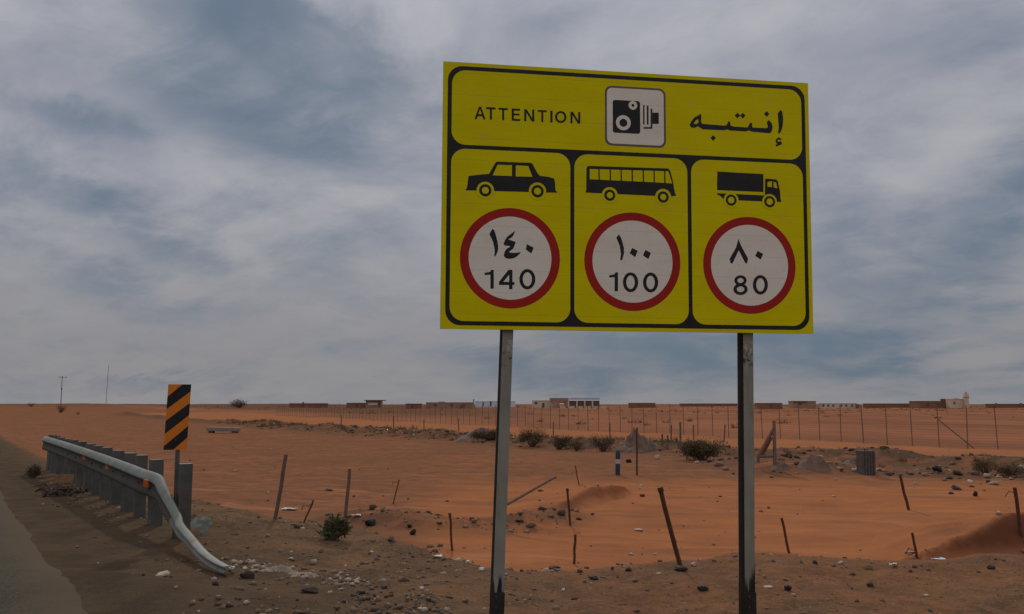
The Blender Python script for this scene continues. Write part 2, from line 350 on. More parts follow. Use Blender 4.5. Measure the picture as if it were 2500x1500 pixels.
def ground_material():
    m, N, b = new_mat('desert ground')
    tcn = N.n('ShaderNodeTexCoord'); v = tcn.outputs['Object']
    def at(n): a = N.n('ShaderNodeAttribute', attribute_name=n); return a.outputs['Fac']
    grav, far, trk, near, scrub = at('gravel'), at('far'), at('track'), at('roadside'), at('scrub')
    sand = N.mix(N.ss(N.noise(v, .35, 6, .6), .33, .68), (.275, .117, .058), (.215, .094, .050))
    sand = N.mix(N.math('MULTIPLY', N.ss(N.noise(v, 2.2, 6, .65), .38, .66), .85), sand, (.160, .075, .042))
    sand = N.mix(N.math('MULTIPLY', N.ss(N.noise(v, .16, 6, .7), .46, .62), .55), sand, (.19, .092, .053))
    sand = N.mix(N.math('MULTIPLY', N.ss(N.noise(v, 11, 5, .68), .54, .70), .6), sand, (.2, .10, .062))
    fresh = N.mix(N.ss(N.noise(v, .9, 6, .6), .35, .68), (.35, .134, .056), (.295, .116, .051))
    sand = N.mix(N.ss(N.math('ADD', at('fresh'), N.math('MULTIPLY', N.math('SUBTRACT', N.noise(v, .5, 6, .62), .5), .8)), .25, .75), sand, fresh)
    # streaks drawn out along the wheel tracks
    rotv = N.n('ShaderNodeVectorRotate', rotation_type='Z_AXIS'); N.inp(rotv.inputs[0], v); rotv.inputs['Angle'].default_value = R(12)
    stk = N.noise(N.vmath('MULTIPLY', rotv.outputs[0], (.22, 1.6, 1)).outputs[0], 1.3, 5, .6)
    sand = N.mix(N.math('MULTIPLY', N.ss(stk, .48, .70), .55), sand, (.19, .088, .050))
    sand = N.mix(N.math('MULTIPLY', N.ss(stk, .42, .30), .45), sand, (.40, .185, .095))
    band = N.mix(N.ss(N.noise(v, .2, 5), .35, .65), (.36, .143, .063), (.32, .127, .057))
    sand = N.mix(N.math('MULTIPLY', trk, .8), sand, band)
    fcol = N.mix(N.ss(N.noise(N.vmath('MULTIPLY', v, (1, .35, 1)).outputs[0], .045, 6, .65), .36, .64), (.30, .124, .065), (.215, .094, .053))
    sand = N.mix(far, sand, fcol)
    sand = N.mix(N.math('MULTIPLY', at('painted_shade'), .95), sand, (.125, .046, .024))  # shade of the heaps' steep faces painted into the sand colour
    sand = N.mix(N.math('MULTIPLY', scrub, N.ss(N.noise(v, 1.2, 6, .7), .33, .58)), sand, (.105, .064, .04))
    gn = N.noise(v, 3.4, 8, .72)
    gcol = N.mix(N.ss(gn, .34, .66), (.175, .109, .065), (.108, .070, .045))
    gcol = N.mix(N.ss(N.noise(v, .9, 5, .65), .42, .68), gcol, (.215, .120, .066))
    gcol = N.mix(N.math('MULTIPLY', at('reddish'), N.ss(N.noise(v, .7, 6, .65), .25, .6)), gcol, N.mix(N.ss(gn, .36, .64), (.28, .130, .064), (.20, .098, .052)))
    gcol = N.mix(N.ss(N.noise(v, 16, 5, .7), .56, .70), gcol, (.068, .043, .028))
    gcol = N.mix(N.math('MULTIPLY', N.ss(N.noise(v, 24, 4, .65), .60, .70), .8), gcol, (.34, .235, .15))
    gcol = N.mix(N.math('MULTIPLY', N.ss(N.noise(v, 1.7, 6, .7), .56, .70), .7), gcol, (.098, .075, .048))
    gcol = N.mix(near, gcol, N.mix(N.ss(N.noise(v, 2, 6, .6), .4, .65), (.112, .078, .050), (.082, .060, .040)))
    gf = N.math('ADD', grav, N.math('MULTIPLY', N.math('SUBTRACT', N.noise(v, 1.4, 6, .7), .5), .9), clamp=True)
    gf = N.math('MULTIPLY', N.ss(gf, .15, .85), N.ss(grav, .02, .2))
    col = N.mix(gf, sand, gcol)
    N.inp(b.inputs['Base Color'], col); b.inputs['Roughness'].default_value = 1; b.inputs['Specular IOR Level'].default_value = 0
    b1 = N.n('ShaderNodeBump'); b1.inputs['Distance'].default_value = .05
    N.inp(b1.inputs['Strength'], N.math('ADD', N.math('MULTIPLY', gf, .65), .42))
    N.inp(b1.inputs['Height'], N.math('ADD', N.noise(v, 9, 6, .7), N.math('MULTIPLY', N.noise(v, 45, 4, .65), .35)))
    N.inp(b.inputs['Normal'], b1.outputs[0])
    return m
def road_material():
    m, N, b = new_mat('dusty asphalt')
    tcn = N.n('ShaderNodeTexCoord'); v = tcn.outputs['Object']
    a = N.n('ShaderNodeAttribute', attribute_name='dust'); d = a.outputs['Fac']
    c = N.mix(N.ss(N.noise(v, .8, 6, .6), .35, .65), (.074, .064, .044), (.060, .052, .036))
    c = N.mix(N.ss(N.noise(v, 38, 4, .7), .48, .64), c, (.036, .032, .025))
    c = N.mix(N.math('MULTIPLY', N.ss(N.noise(v, 52, 3, .65), .58, .66), .7), c, (.15, .13, .095))
    dn = N.math('ADD', d, N.math('MULTIPLY', N.math('SUBTRACT', N.noise(v, 2.4, 7, .68), .5), .8))
    c = N.mix(N.ss(dn, .25, .8), c, N.mix(N.noise(v, 12, 5, .7), (.104, .076, .049), (.080, .060, .040)))
    N.inp(b.inputs['Base Color'], c); b.inputs['Roughness'].default_value = .95; b.inputs['Specular IOR Level'].default_value = .04
    b1 = N.n('ShaderNodeBump'); b1.inputs['Strength'].default_value = .35; b1.inputs['Distance'].default_value = .01
    N.inp(b1.inputs['Height'], N.noise(v, 90, 3, .6)); N.inp(b.inputs['Normal'], b1.outputs[0])
    return m

# ------------------------------------------------------------------ object helpers
def link_mesh(name, me, mat=None, parent=None):
    o = bpy.data.objects.new(name, me); COL.objects.link(o)
    if mat is not None and len(me.materials) == 0: me.materials.append(mat)
    if parent is not None: o.parent = parent
    return o
def mesh_np(name, V, Fc, mat=None, parent=None, smooth=False):
    me = bpy.data.meshes.new(name)
    V = np.asarray(V, np.float32).reshape(-1, 3)
    if isinstance(Fc, np.ndarray):
        k = Fc.shape[1]; n = len(Fc)
        me.vertices.add(len(V)); me.vertices.foreach_set('co', V.ravel())
        me.loops.add(n * k); me.loops.foreach_set('vertex_index', Fc.astype(np.int32).ravel())
        me.polygons.add(n); me.polygons.foreach_set('loop_start', np.arange(0, n * k, k, dtype=np.int32))
        me.update(calc_edges=True); me.validate()
    else:
        me.from_pydata([tuple(map(float, v)) for v in V], [], Fc); me.update()
    if smooth: me.polygons.foreach_set('use_smooth', [True] * len(me.polygons))
    return link_mesh(name, me, mat, parent)
def tag(o, label=None, cat=None, group=None, kind=None):
    if label: o['label'] = label
    if cat: o['category'] = cat
    if group: o['group'] = group
    if kind: o['kind'] = kind
    return o
def empty(name, loc, label, cat, group=None):
    o = bpy.data.objects.new(name, None); COL.objects.link(o); o.location = loc; o.empty_display_size = .2
    return tag(o, label, cat, group)
class MB:
    """collects shapes into one mesh"""
    def __init__(s): s.v = []; s.f = []; s.mi = []
    def add(s, V, Fc, mi=0):
        b = len(s.v); s.v += [tuple(v) for v in V]; s.f += [tuple(i + b for i in f) for f in Fc]; s.mi += [mi] * len(Fc); return s
    def box(s, c, size, rot=None, mi=0):
        x, y, z = (k / 2 for k in size)
        V = [Vector(p) for p in ((-x, -y, -z), (x, -y, -z), (x, y, -z), (-x, y, -z), (-x, -y, z), (x, -y, z), (x, y, z), (-x, y, z))]
        if rot is not None:
            M = Euler(rot).to_matrix(); V = [M @ v for v in V]
        V = [v + Vector(c) for v in V]
        return s.add(V, [(0, 3, 2, 1), (4, 5, 6, 7), (0, 1, 5, 4), (1, 2, 6, 5), (2, 3, 7, 6), (3, 0, 4, 7)], mi)
    def tube(s, a, b, ra, rb=None, n=8, mi=0, caps=True):
        a = Vector(a); b = Vector(b); rb = ra if rb is None else rb
        d = (b - a).normalized(); e = d.orthogonal().normalized(); g = d.cross(e)
        V = []
        for p, r in ((a, ra), (b, rb)):
            for i in range(n):
                t = 2 * math.pi * i / n; V.append(p + (e * math.cos(t) + g * math.sin(t)) * r)
        Fc = [(i, (i + 1) % n, n + (i + 1) % n, n + i) for i in range(n)]
        if caps: Fc += [tuple(range(n))[::-1], tuple(range(n, 2 * n))]
        return s.add(V, Fc, mi)
    def prism(s, prof, a, b, ex, ey, mi=0):
        """closed 2D profile swept from a to b"""
        n = len(prof); V = [Vector(p) + ex * x + ey * y for p in (a, b) for x, y in prof]
        Fc = [(i, (i + 1) % n, n + (i + 1) % n, n + i) for i in range(n)] + [tuple(range(n))[::-1], tuple(range(n, 2 * n))]
        return s.add(V, Fc, mi)
    def build(s, name, mats, parent=None, smooth=False, bevel=0, origin=None):
        me = bpy.data.meshes.new(name)
        o0 = Vector(origin) if origin is not None else Vector((0, 0, 0))
        me.from_pydata([tuple(Vector(v) - o0) for v in s.v], [], s.f); me.update()
        mats = mats if isinstance(mats, (list, tuple)) else [mats]
        for m in mats: me.materials.append(m)
        me.polygons.foreach_set('material_index', s.mi)
        bm = bmesh.new(); bm.from_mesh(me); bmesh.ops.recalc_face_normals(bm, faces=bm.faces)
        if bevel: bmesh.ops.bevel(bm, geom=list(bm.edges), offset=bevel, segments=1, affect='EDGES', profile=.7)
        bm.to_mesh(me); bm.free()
        if smooth: me.polygons.foreach_set('use_smooth', [True] * len(me.polygons))
        o = bpy.data.objects.new(name, me); COL.objects.link(o)
        if parent is not None: o.parent = parent
        elif origin is not None: o.location = origin
        return o

# ------------------------------------------------------------------ ground
def build_ground():
    fine = np.linspace(-45, 45, 620); coarse = np.linspace(45, 315, 92)[1:-1]
    ang = np.radians(np.concatenate([fine, coarse]))
    rad = np.concatenate([[0.6, 1.2, 1.8, 2.3, 2.7], np.geomspace(3.0, 60, 330), np.geomspace(60, 5200, 150)[1:]])
    A, Rr = np.meshgrid(ang, rad)
    X = Rr * np.sin(A); Y = Rr * np.cos(A)
    Z = ground_h(X, Y)
    # the ground sinks under the asphalt sheet
    nr, na = X.shape
    V = np.stack([X, Y, Z], -1).reshape(-1, 3)
    i = np.arange(nr - 1)[:, None]; j = np.arange(na)[None, :]; j2 = (j + 1) % na
    Fc = np.stack([i * na + j, i * na + j2, (i + 1) * na + j2, (i + 1) * na + j], -1).reshape(-1, 4)
    V = np.vstack([V, [[0, 0, gh(0, 0)]]]); c = len(V) - 1
    cap = np.stack([np.full(na, c), (np.arange(na) + 1) % na, np.arange(na), np.full(na, c)], -1)
    o = mesh_np('ground', V, Fc, ground_material(), smooth=True)
    me = o.data
    bm = bmesh.new(); bm.from_mesh(me); bm.verts.ensure_lookup_table()
    for k in range(na): bm.faces.new((bm.verts[c], bm.verts[(k + 1) % na], bm.verts[k])).smooth = True
    bmesh.ops.recalc_face_normals(bm, faces=bm.faces)
    if sum(f.normal.z for f in list(bm.faces)[:50]) < 0: bmesh.ops.reverse_faces(bm, faces=bm.faces)
    bm.to_mesh(me); bm.free()
    xs, ys = V[:, 0], V[:, 1]; r = np.hypot(xs, ys)
    u, fld, grav = masks(xs, ys); q = fence_q(xs, ys); bd = seg_dist(xs, ys, BERM)
    berm_side = np.interp(ys, BERM[:, 1], BERM[:, 0])
    beyond = sst(xs - berm_side, -.3, 1.2) * sst(ys, 18, 26)
    att = {'reddish': sst(xs, -1.5, 2.6) * .9, 'gravel': grav, 'far': sst(-q + 1.2 * fbm(xs, ys, 9, 2, 61), -.4, 1.0) * sst(ys, 20, 30), 'track': beyond * (1 - sst(-q, -.4, .6)),
           'roadside': (1 - sst(u, .3, 2.7)), 'fresh': fld * sst(xs + .12 * ys, -1.5, 2.0) * (1 - sst(ys, 19, 30)) * .95 + .3 * beyond,
           'painted_shade': np.clip((ridge(xs, ys, RIDGE_A, 1.0, .06) - .02) / .12, 0, 1) * shade_side(xs, ys, RIDGE_A) * .6 + np.clip((ridge(xs, ys, RIDGE_B, 1.0, .05) - .02) / .15, 0, 1) * shade_side(xs, ys, RIDGE_B),
           'scrub': np.maximum(sst(-q, 6, 40) * sst(r, 60, 130) * (1 - sst(xs / np.maximum(ys, 1), -.12, .12)) * 1.0, np.maximum(np.maximum(np.exp(-.5 * (bd / 2.1) ** 2), np.maximum(.85 * np.exp(-.5 * (seg_dist(xs, ys, BANK_R) / 1.5) ** 2), .7 * np.exp(-.5 * (seg_dist(xs, ys, BANK_L) / .5) ** 2))) * sst(r, 11, 13), sst(r, 420, 700) * .55))}
    for n, a in att.items():
        at = me.attributes.new(n, 'FLOAT', 'POINT'); at.data.foreach_set('value', a.astype(np.float32))
    return tag(o, kind='structure')
ground = build_ground()

def build_road():
    s = np.concatenate([np.arange(-60, 60, .1), np.geomspace(60, 1500, 60)])
    us = np.array([-12.6, -12.4, -8, -4, -2, -1.2, -.7, -.4, -.2, -.1, 0.])
    S, U = np.meshgrid(s, us, indexing='ij')
    edge = .05 * fbm(s, s * 0, 5.0, 3, 40) + .05 * fbm(s, s * 0, .55, 4, 44, .8)
    U2 = U + np.where(U > -2.1, 1, 0) * edge[:, None]
    base = RN * 1.0
    X = base[0] * 1.0 + RD[0] * S + RN[0] * U2; Y = base[1] * 1.0 + RD[1] * S + RN[1] * U2
    Z = np.maximum(ground_h(X, Y), 0) + .014
    Z[:, -1] -= .03; Z[:, 0] -= .05
    n, k = X.shape
    V = np.stack([X, Y, Z], -1).reshape(-1, 3)
    i = np.arange(n - 1)[:, None]; j = np.arange(k - 1)[None, :]
    Fc = np.stack([i * k + j, (i + 1) * k + j, (i + 1) * k + j + 1, i * k + j + 1], -1).reshape(-1, 4)
    o = mesh_np('road', V, Fc, road_material(), smooth=True)
    at = o.data.attributes.new('dust', 'FLOAT', 'POINT'); at.data.foreach_set('value', sst(U, -.9, .15).ravel().astype(np.float32))
    o.data.flip_normals() if o.data.polygons[0].normal.z < 0 else None
    return tag(o, kind='structure')
build_road()

# ------------------------------------------------------------------ the big sign
SW, SH = 2.8, 2.8 / 1.4528
r1 = Vector((.98869, .14998, 0.0)).normalized()
r2 = Vector((.0082, -.0369, .9993)); r2 = (r2 - r1 * r2.dot(r1)).normalized()
nrm = r1.cross(r2)                       # towards the camera
BL = Vector((-.17992 * SW, 2.11992 * SW, .19076 * SW + CAMZ))
def solve_h(src, dst):
    A = []
    for (x, y), (u, v) in zip(src, dst):
        A.append([x, y, 1, 0, 0, 0, -u * x, -u * y, -u]); A.append([0, 0, 0, x, y, 1, -v * x, -v * y, -v])
    return np.linalg.svd(np.array(A, float))[2][-1].reshape(3, 3)
HM = solve_h([(1084.5, 150), (1974, 203), (1986, 814.5), (1074.8, 803)], [(0, SH), (SW, SH), (SW, 0), (0, 0)])
def uv(px, py):
    w = HM @ np.array([px, py, 1.0]); return (w[0] / w[2], w[1] / w[2])
Z1 = lambda x, y: uv(1050 + x / 4.24, 150 + y / 4.24)
Z2 = lambda x, y: uv(1500 + x / 4.24, 150 + y / 4.24)
Z3 = lambda x, y: uv(1050 + x / 4.24, 480 + y / 4.24)
Z4 = lambda x, y: uv(1500 + x / 4.24, 480 + y / 4.24)
ZA = lambda x, y: uv(1660 + x / 8.836, 250 + y / 8.836)
ZC = lambda x, y: uv(1470 + x / 8.729, 200 + y / 8.729)
ZD = lambda x, y: uv(1170 + x / 14.84, 550 + y / 14.84)
sign_base = Vector((BL.x + SW * .5 * r1.x, BL.y + SW * .5 * r1.y + .08, gh(BL.x + SW * .5 * r1.x, BL.y + .3)))
sign = empty('speed_limit_sign', sign_base, 'big yellow speed camera warning sign on two grey posts with three red ringed circles', 'road sign')
def pan(u, v, off): return BL + r1 * u + r2 * v + nrm * off
LAY = .0007
def sheets(name, polys, layer, mat, parent=None, th=.0004):
    """thin raised film: polygons given in panel metres"""
    me = bpy.data.meshes.new(name); bm = bmesh.new()
    for poly in polys:
        vs = [bm.verts.new(pan(u, v, layer * LAY) - sign_base) for u, v in poly]
        try: f = bm.faces.new(vs)
        except ValueError: continue
        if f.normal.length == 0: f.normal_update()
        f.normal_update()
        if f.normal.dot(nrm) < 0: f.normal_flip()
    bmesh.ops.remove_doubles(bm, verts=bm.verts[:], dist=1e-5)
    bmesh.ops.triangulate(bm, faces=bm.faces[:], ngon_method='EAR_CLIP')
    ext = bmesh.ops.extrude_face_region(bm, geom=bm.faces[:])
    vv = [g for g in ext['geom'] if isinstance(g, bmesh.types.BMVert)]
    bmesh.ops.translate(bm, verts=vv, vec=nrm * th)
    bmesh.ops.recalc_face_normals(bm, faces=bm.faces)
    bm.to_mesh(me); bm.free()
    return link_mesh(name, me, mat, parent if parent is not None else sign)
def rrect(u0, v0, u1, v1, rad, n=7, quad=None):
    pts = []
    for cx, cy, a0 in ((u1 - rad, v1 - rad, 0), (u0 + rad, v1 - rad, 90), (u0 + rad, v0 + rad, 180), (u1 - rad, v0 + rad, 270)):
        for i in range(n + 1):
            a = R(a0 + 90 * i / n); pts.append((cx + rad * math.cos(a), cy + rad * math.sin(a)))
    return pts
def disc(c, r, n=48, ry=None):
    return [(c[0] + r * math.cos(2 * math.pi * i / n), c[1] + (ry or r) * math.sin(2 * math.pi * i / n)) for i in range(n)]
def stroke(pts, w):
    out = []
    for i in range(len(pts) - 1):
        a = np.array(pts[i]); b = np.array(pts[i + 1]); d = (b - a) / (np.linalg.norm(b - a) + 1e-9); p = np.array([-d[1], d[0]]) * w / 2
        a = a - d * w * .25; b = b + d * w * .25
        out.append([tuple(a + p), tuple(b + p), tuple(b - p), tuple(a - p)])
    return out

# panel body with folded edges
pb = MB(); th = .028
corners = [(0, 0), (SW, 0), (SW, SH), (0, SH)]
fr = [pan(u, v, 0) for u, v in corners]; bk = [pan(u, v, -th) for u, v in corners]
pb.add(fr, [(0, 1, 2, 3)], 0); pb.add(bk, [(3, 2, 1, 0)], 1)
for a in range(4):
    b = (a + 1) % 4
    pb.add([fr[a], bk[a], bk[b], fr[b]], [(0, 1, 2, 3)], 1)
panel = pb.build('panel', [SIGN_YEL, ALU], sign, origin=sign_base)
# black border
bu0 = (Z1(188, 500)[0] + Z3(165, 600)[0]) / 2; bu1 = (Z2(1980, 700)[0] + Z4(2012, 900)[0]) / 2
bv0 = (Z3(800, 1332)[1] + Z4(1400, 1380)[1]) / 2; bv1 = (Z1(650, 72)[1] + Z2(1650, 238)[1]) / 2
lw = .030
sheets('border', [rrect(bu0, bv0, bu1, bv1, .105)], 1, SIGN_BLK)
dv = [(Z1(800, 900)[1] + Z2(1200, 1014)[1]) / 2]
d1 = (Z3(1476, 500)[0] + Z3(1480, 900)[0] + Z1(1466, 1300)[0]) / 3; d2 = (Z4(785, 500)[0] + Z4(795, 1000)[0] + Z2(770, 1300)[0]) / 3
cr = .10
cells = [(bu0 + lw, dv[0] + lw / 2, bu1 - lw, bv1 - lw), (bu0 + lw, bv0 + lw, d1 - lw / 2, dv[0] - lw / 2),
         (d1 + lw / 2, bv0 + lw, d2 - lw / 2, dv[0] - lw / 2), (d2 + lw / 2, bv0 + lw, bu1 - lw, dv[0] - lw / 2)]
for c in cells: sheets('yellow_field', [rrect(*c, cr)], 2, SIGN_YEL)
# vehicles
def picto(name, Zf, body, wins, bars, wheels, label, extra=()):
    o = sheets(name, [[Zf(*p) for p in poly] for poly in body], 3, SIGN_BLK)
    o['label'] = label
    for poly in wins: sheets('window', [[Zf(*p) for p in poly]], 4, SIGN_YEL, o)
    for poly in bars: sheets('window_bar', [[Zf(*p) for p in poly]], 5, SIGN_BLK, o)
    for poly in extra: sheets('trim_line', [[Zf(*p) for p in poly]], 4, SIGN_YEL, o)
    k = .0029 * 1.0
    for (cx, cy, ra, ro, ri) in wheels:
        c = Zf(cx, cy); s = abs(Zf(cx + 50, cy)[0] - Zf(cx - 50, cy)[0]) / 100
        sheets('wheel_arch', [disc(c, ra * s, 36)], 4, SIGN_YEL, o)
        sheets('tyre', [disc(c, ro * s, 36)], 5, SIGN_BLK, o)
        sheets('hub', [disc(c, ri * s, 28)], 6, SIGN_YEL, o)
picto('car_pictogram', Z1, [[(370, 1332), (386, 1308), (402, 1188), (500, 1176), (615, 1166), (640, 1120), (685, 1046), (700, 1040), (1045, 1052), (1065, 1062), (1110, 1150), (1140, 1187), (1225, 1196), (1285, 1213), (1296, 1240), (1300, 1332), (1322, 1360), (1195, 1358), (370, 1336)]],
      [[(703, 1072), (852, 1077), (850, 1188), (652, 1182)], [(892, 1079), (1020, 1085), (1062, 1196), (890, 1192)]], [],
      [(575, 1337, 90, 64, 36), (1115, 1346, 90, 64, 36)], 'black saloon car symbol')
ZB = lambda x, y: uv(x, y)
picto('bus_pictogram', ZB, [[(1432.5, 412), (1434.5, 407), (1440, 405.5), (1632, 411.5), (1637, 417), (1643, 440), (1648, 470), (1651.5, 478), (1640, 479.5), (1600, 478.5), (1430, 470.5), (1432, 463)]],
      [[(1440.5, 413), (1632.5, 418.5), (1641.5, 448), (1600, 445.5), (1440.5, 438)]],
      [[(x - 1.5, 412.5 + (x - 1440) * .028), (x + 1.5, 412.5 + (x - 1440) * .028), (x + 2.0, 440 + (x - 1440) * .042), (x - 1.2, 440 + (x - 1440) * .042)] for x in (1463, 1490.5, 1517, 1544, 1571, 1597.5, 1623.5)],
      [(1489.3, 477, 19.5, 13.5, 7.5), (1619.6, 481.3, 19.5, 13.5, 7.5)], 'black bus symbol with a row of windows')
picto('lorry_pictogram', Z2, [[(1068, 1140), (1545, 1166), (1545, 1352), (1065, 1332)], [(1066, 1364), (1560, 1388), (1562, 1222), (1576, 1212), (1680, 1222), (1694, 1240), (1716, 1340), (1722, 1420), (1730, 1455), (1600, 1452), (1280, 1438), (1130, 1424), (1095, 1388), (1068, 1382)]],
      [[(1587, 1248), (1632, 1240), (1634, 1302), (1586, 1296)], [(1648, 1246), (1674, 1252), (1690, 1312), (1652, 1306)]], [],
      [(1210, 1436, 76, 56, 33), (1608, 1452, 76, 56, 33)], 'black box lorry symbol')
# camera plaque
pq = [ZC(70, 95), ZC(1360, 135), ZC(1360, 1400), ZC(70, 1362)]
pu0, pu1 = pq[0][0], pq[1][0]; pv1, pv0 = (pq[0][1] + pq[1][1]) / 2, (pq[2][1] + pq[3][1]) / 2
plq = sheets('camera_plaque', [rrect(pu0, pv0, pu1, pv1, .05)], 3, SIGN_GRY)
plq['label'] = 'white plaque with a black speed camera symbol'
sheets('plaque_face', [rrect(pu0 + .015, pv0 + .015, pu1 - .015, pv1 - .015, .04)], 4, SIGN_WHT, plq)
a = ZC(235, 385); b = ZC(820, 1112)
sheets('camera_box', [rrect(a[0], b[1], b[0], a[1], .018)], 5, SIGN_BLK, plq)
sc = abs(ZC(560, 700)[0] - ZC(460, 700)[0]) / 100
for (cx, cy, ro, ri) in ((460, 875, 158, 84), (665, 505, 92, 32)):
    sheets('lens_ring', [disc(ZC(cx, cy), ro * sc, 40)], 6, SIGN_WHT, plq); sheets('lens', [disc(ZC(cx, cy), ri * sc, 28)], 7, SIGN_BLK, plq)
def zr(x0, y0, x1, y1): return [ZC(x0, y0), ZC(x1, y0), ZC(x1, y1), ZC(x0, y1)]
for q_ in (zr(882, 500, 912, 912), zr(960, 510, 998, 912), zr(1042, 575, 1078, 1000), zr(890, 968, 1040, 1002)): sheets('bellows_line', [q_], 5, SIGN_BLK, plq)
sheets('viewfinder', [zr(1080, 660, 1215, 898)], 5, SIGN_BLK, plq)
# lettering
GL = {'A': [(0, 0), (.41, 1), (.59, 1), (1, 0), (.80, 0), (.71, .24), (.29, .24), (.20, 0)],
      'T': [(0, 1), (1, 1), (1, .84), (.61, .84), (.61, 0), (.39, 0), (.39, .84), (0, .84)],
      'E': [(0, 0), (0, 1), (.97, 1), (.97, .84), (.25, .84), (.25, .6), (.9, .6), (.9, .45), (.25, .45), (.25, .16), (1, .16), (1, 0)],
      'N': [(0, 0), (0, 1), (.25, 1), (.79, .28), (.79, 1), (1, 1), (1, 0), (.76, 0), (.21, .73), (.21, 0)],
      'I': [(0, 0), (0, 1), (1, 1), (1, 0)]}
def ring_polys(Zf, cx, cy, rx, ry, w, n=40, wy=None):
    wy = wy or w; o = [Zf(cx + rx * math.cos(2 * math.pi * k / n), cy + ry * math.sin(2 * math.pi * k / n)) for k in range(n)]
    q = [Zf(cx + (rx - w) * math.cos(2 * math.pi * k / n), cy + (ry - wy) * math.sin(2 * math.pi * k / n)) for k in range(n)]
    return [[o[k], o[(k + 1) % n], q[(k + 1) % n], q[k]] for k in range(n)]
word = empty_part = None
for ch, x0, x1 in (('A', 465, 580), ('T', 586, 684), ('T', 714, 810), ('E', 850, 940), ('N', 980, 1084), ('T', 1120, 1214), ('I', 1250, 1273), ('O', 1298, 1417), ('N', 1458, 1560)):
    xm = (x0 + x1) / 2; yb = 601 + 44 * (xm - 520) / 990; yt = 471 + 54 * (xm - 520) / 990; sl = (44 / 990) * (x1 - x0) / 2
    f_ = lambda x, y: Z1(x0 + (x1 - x0) * x, yb + (yt - yb) * y + sl * (2 * x - 1))
    if ch == 'O': sheets('letter', ring_polys(Z1, xm, (yb + yt) / 2, (x1 - x0) / 2, (yb - yt) / 2 + 1, 23, 36, 21), 3, SIGN_BLK)
    else:
        lt = sheets('letter', [[f_(*p) for p in GL[ch]]], 3, SIGN_BLK)
        if ch == 'A': sheets('letter_gap', [[f_(*p) for p in ((.345, .40), (.5, .80), (.655, .40))]], 4, SIGN_YEL, lt)
def numeral(ch, Zf, x0, x1, yt, yb, parent, w=35):
    W2 = x1 - x0; cx = (x0 + x1) / 2; cy = (yt + yb) / 2
    if ch == '0': return sheets('numeral', ring_polys(Zf, cx, cy, W2 / 2, (yb - yt) / 2, w, 40, w - 3), 5, SIGN_BLK, parent)
    if ch == '8':
        h = yb - yt
        sheets('numeral', ring_polys(Zf, cx, yt + h * .265, W2 * .43, h * .265, w - 4, 36, w - 7), 5, SIGN_BLK, parent)
        return sheets('numeral', ring_polys(Zf, cx, yt + h * .71, W2 * .5, h * .29, w - 1, 36, w - 6), 6, SIGN_BLK, parent)
    if ch == '1': return sheets('numeral', [[Zf(*p) for p in ((x1 - w, yb), (x1, yb), (x1, yt), (x1 - w * .72, yt), (x1 - w * 1.15, yt + 22), (x0, yt + 30), (x0, yt + 54), (x1 - w, yt + 50))]], 5, SIGN_BLK, parent)
    if ch == '4':
        o = sheets('numeral', [[Zf(*p) for p in ((812, 760), (853, 760), (853, 886), (874, 886), (874, 916), (853, 916), (853, 960), (818, 960), (818, 916), (714, 916), (714, 884))]], 5, SIGN_BLK, parent)
        sheets('numeral_gap', [[Zf(*p) for p in ((819, 812), (819, 885), (757, 885))]], 6, SIGN_WHT, o); return o
arab = [[(2180, 160), (2215, 190), (2235, 350), (2225, 520), (2190, 620), (2150, 680), (2125, 650), (2140, 540), (2125, 350), (2120, 230)],
        [(450, 250), (472, 280), (465, 400), (482, 460), (560, 470), (960, 502), (1020, 490), (1055, 405), (1092, 425), (1100, 500), (1160, 522), (1470, 542), (1520, 440), (1562, 440), (1572, 542), (1870, 556), (1908, 532), (1880, 430), (1920, 380), (1985, 440), (2007, 520), (1992, 620), (1950, 667), (1560, 632), (1490, 606), (1430, 627), (1100, 607), (1020, 584), (970, 602), (500, 582), (440, 545), (400, 518), (330, 550), (250, 545), (215, 490), (260, 400), (330, 320), (400, 285)]]
for cx, cy in ((1250, 285), (1365, 287), (1880, 250), (725, 770)): arab.append([(cx, cy - 62), (cx + 60, cy), (cx, cy + 62), (cx - 60, cy)])
polys = [[ZA(*p) for p in poly] for poly in arab]
wsc = abs(ZA(1100, 400)[0] - ZA(1000, 400)[0]) / 100
polys += stroke([ZA(*p) for p in ((2185, 800), (2140, 775), (2090, 815), (2100, 870), (2190, 862))], 38 * wsc) + stroke([ZA(*p) for p in ((2085, 930), (2195, 885))], 40 * wsc)
ar = sheets('arabic_lettering', polys, 3, SIGN_BLK); ar['label'] = 'black Arabic word on the right of the top field'
sheets('letter_gap', [[ZA(*p) for p in ((305, 455), (345, 400), (400, 360), (408, 440), (350, 475))]], 4, SIGN_YEL, ar)
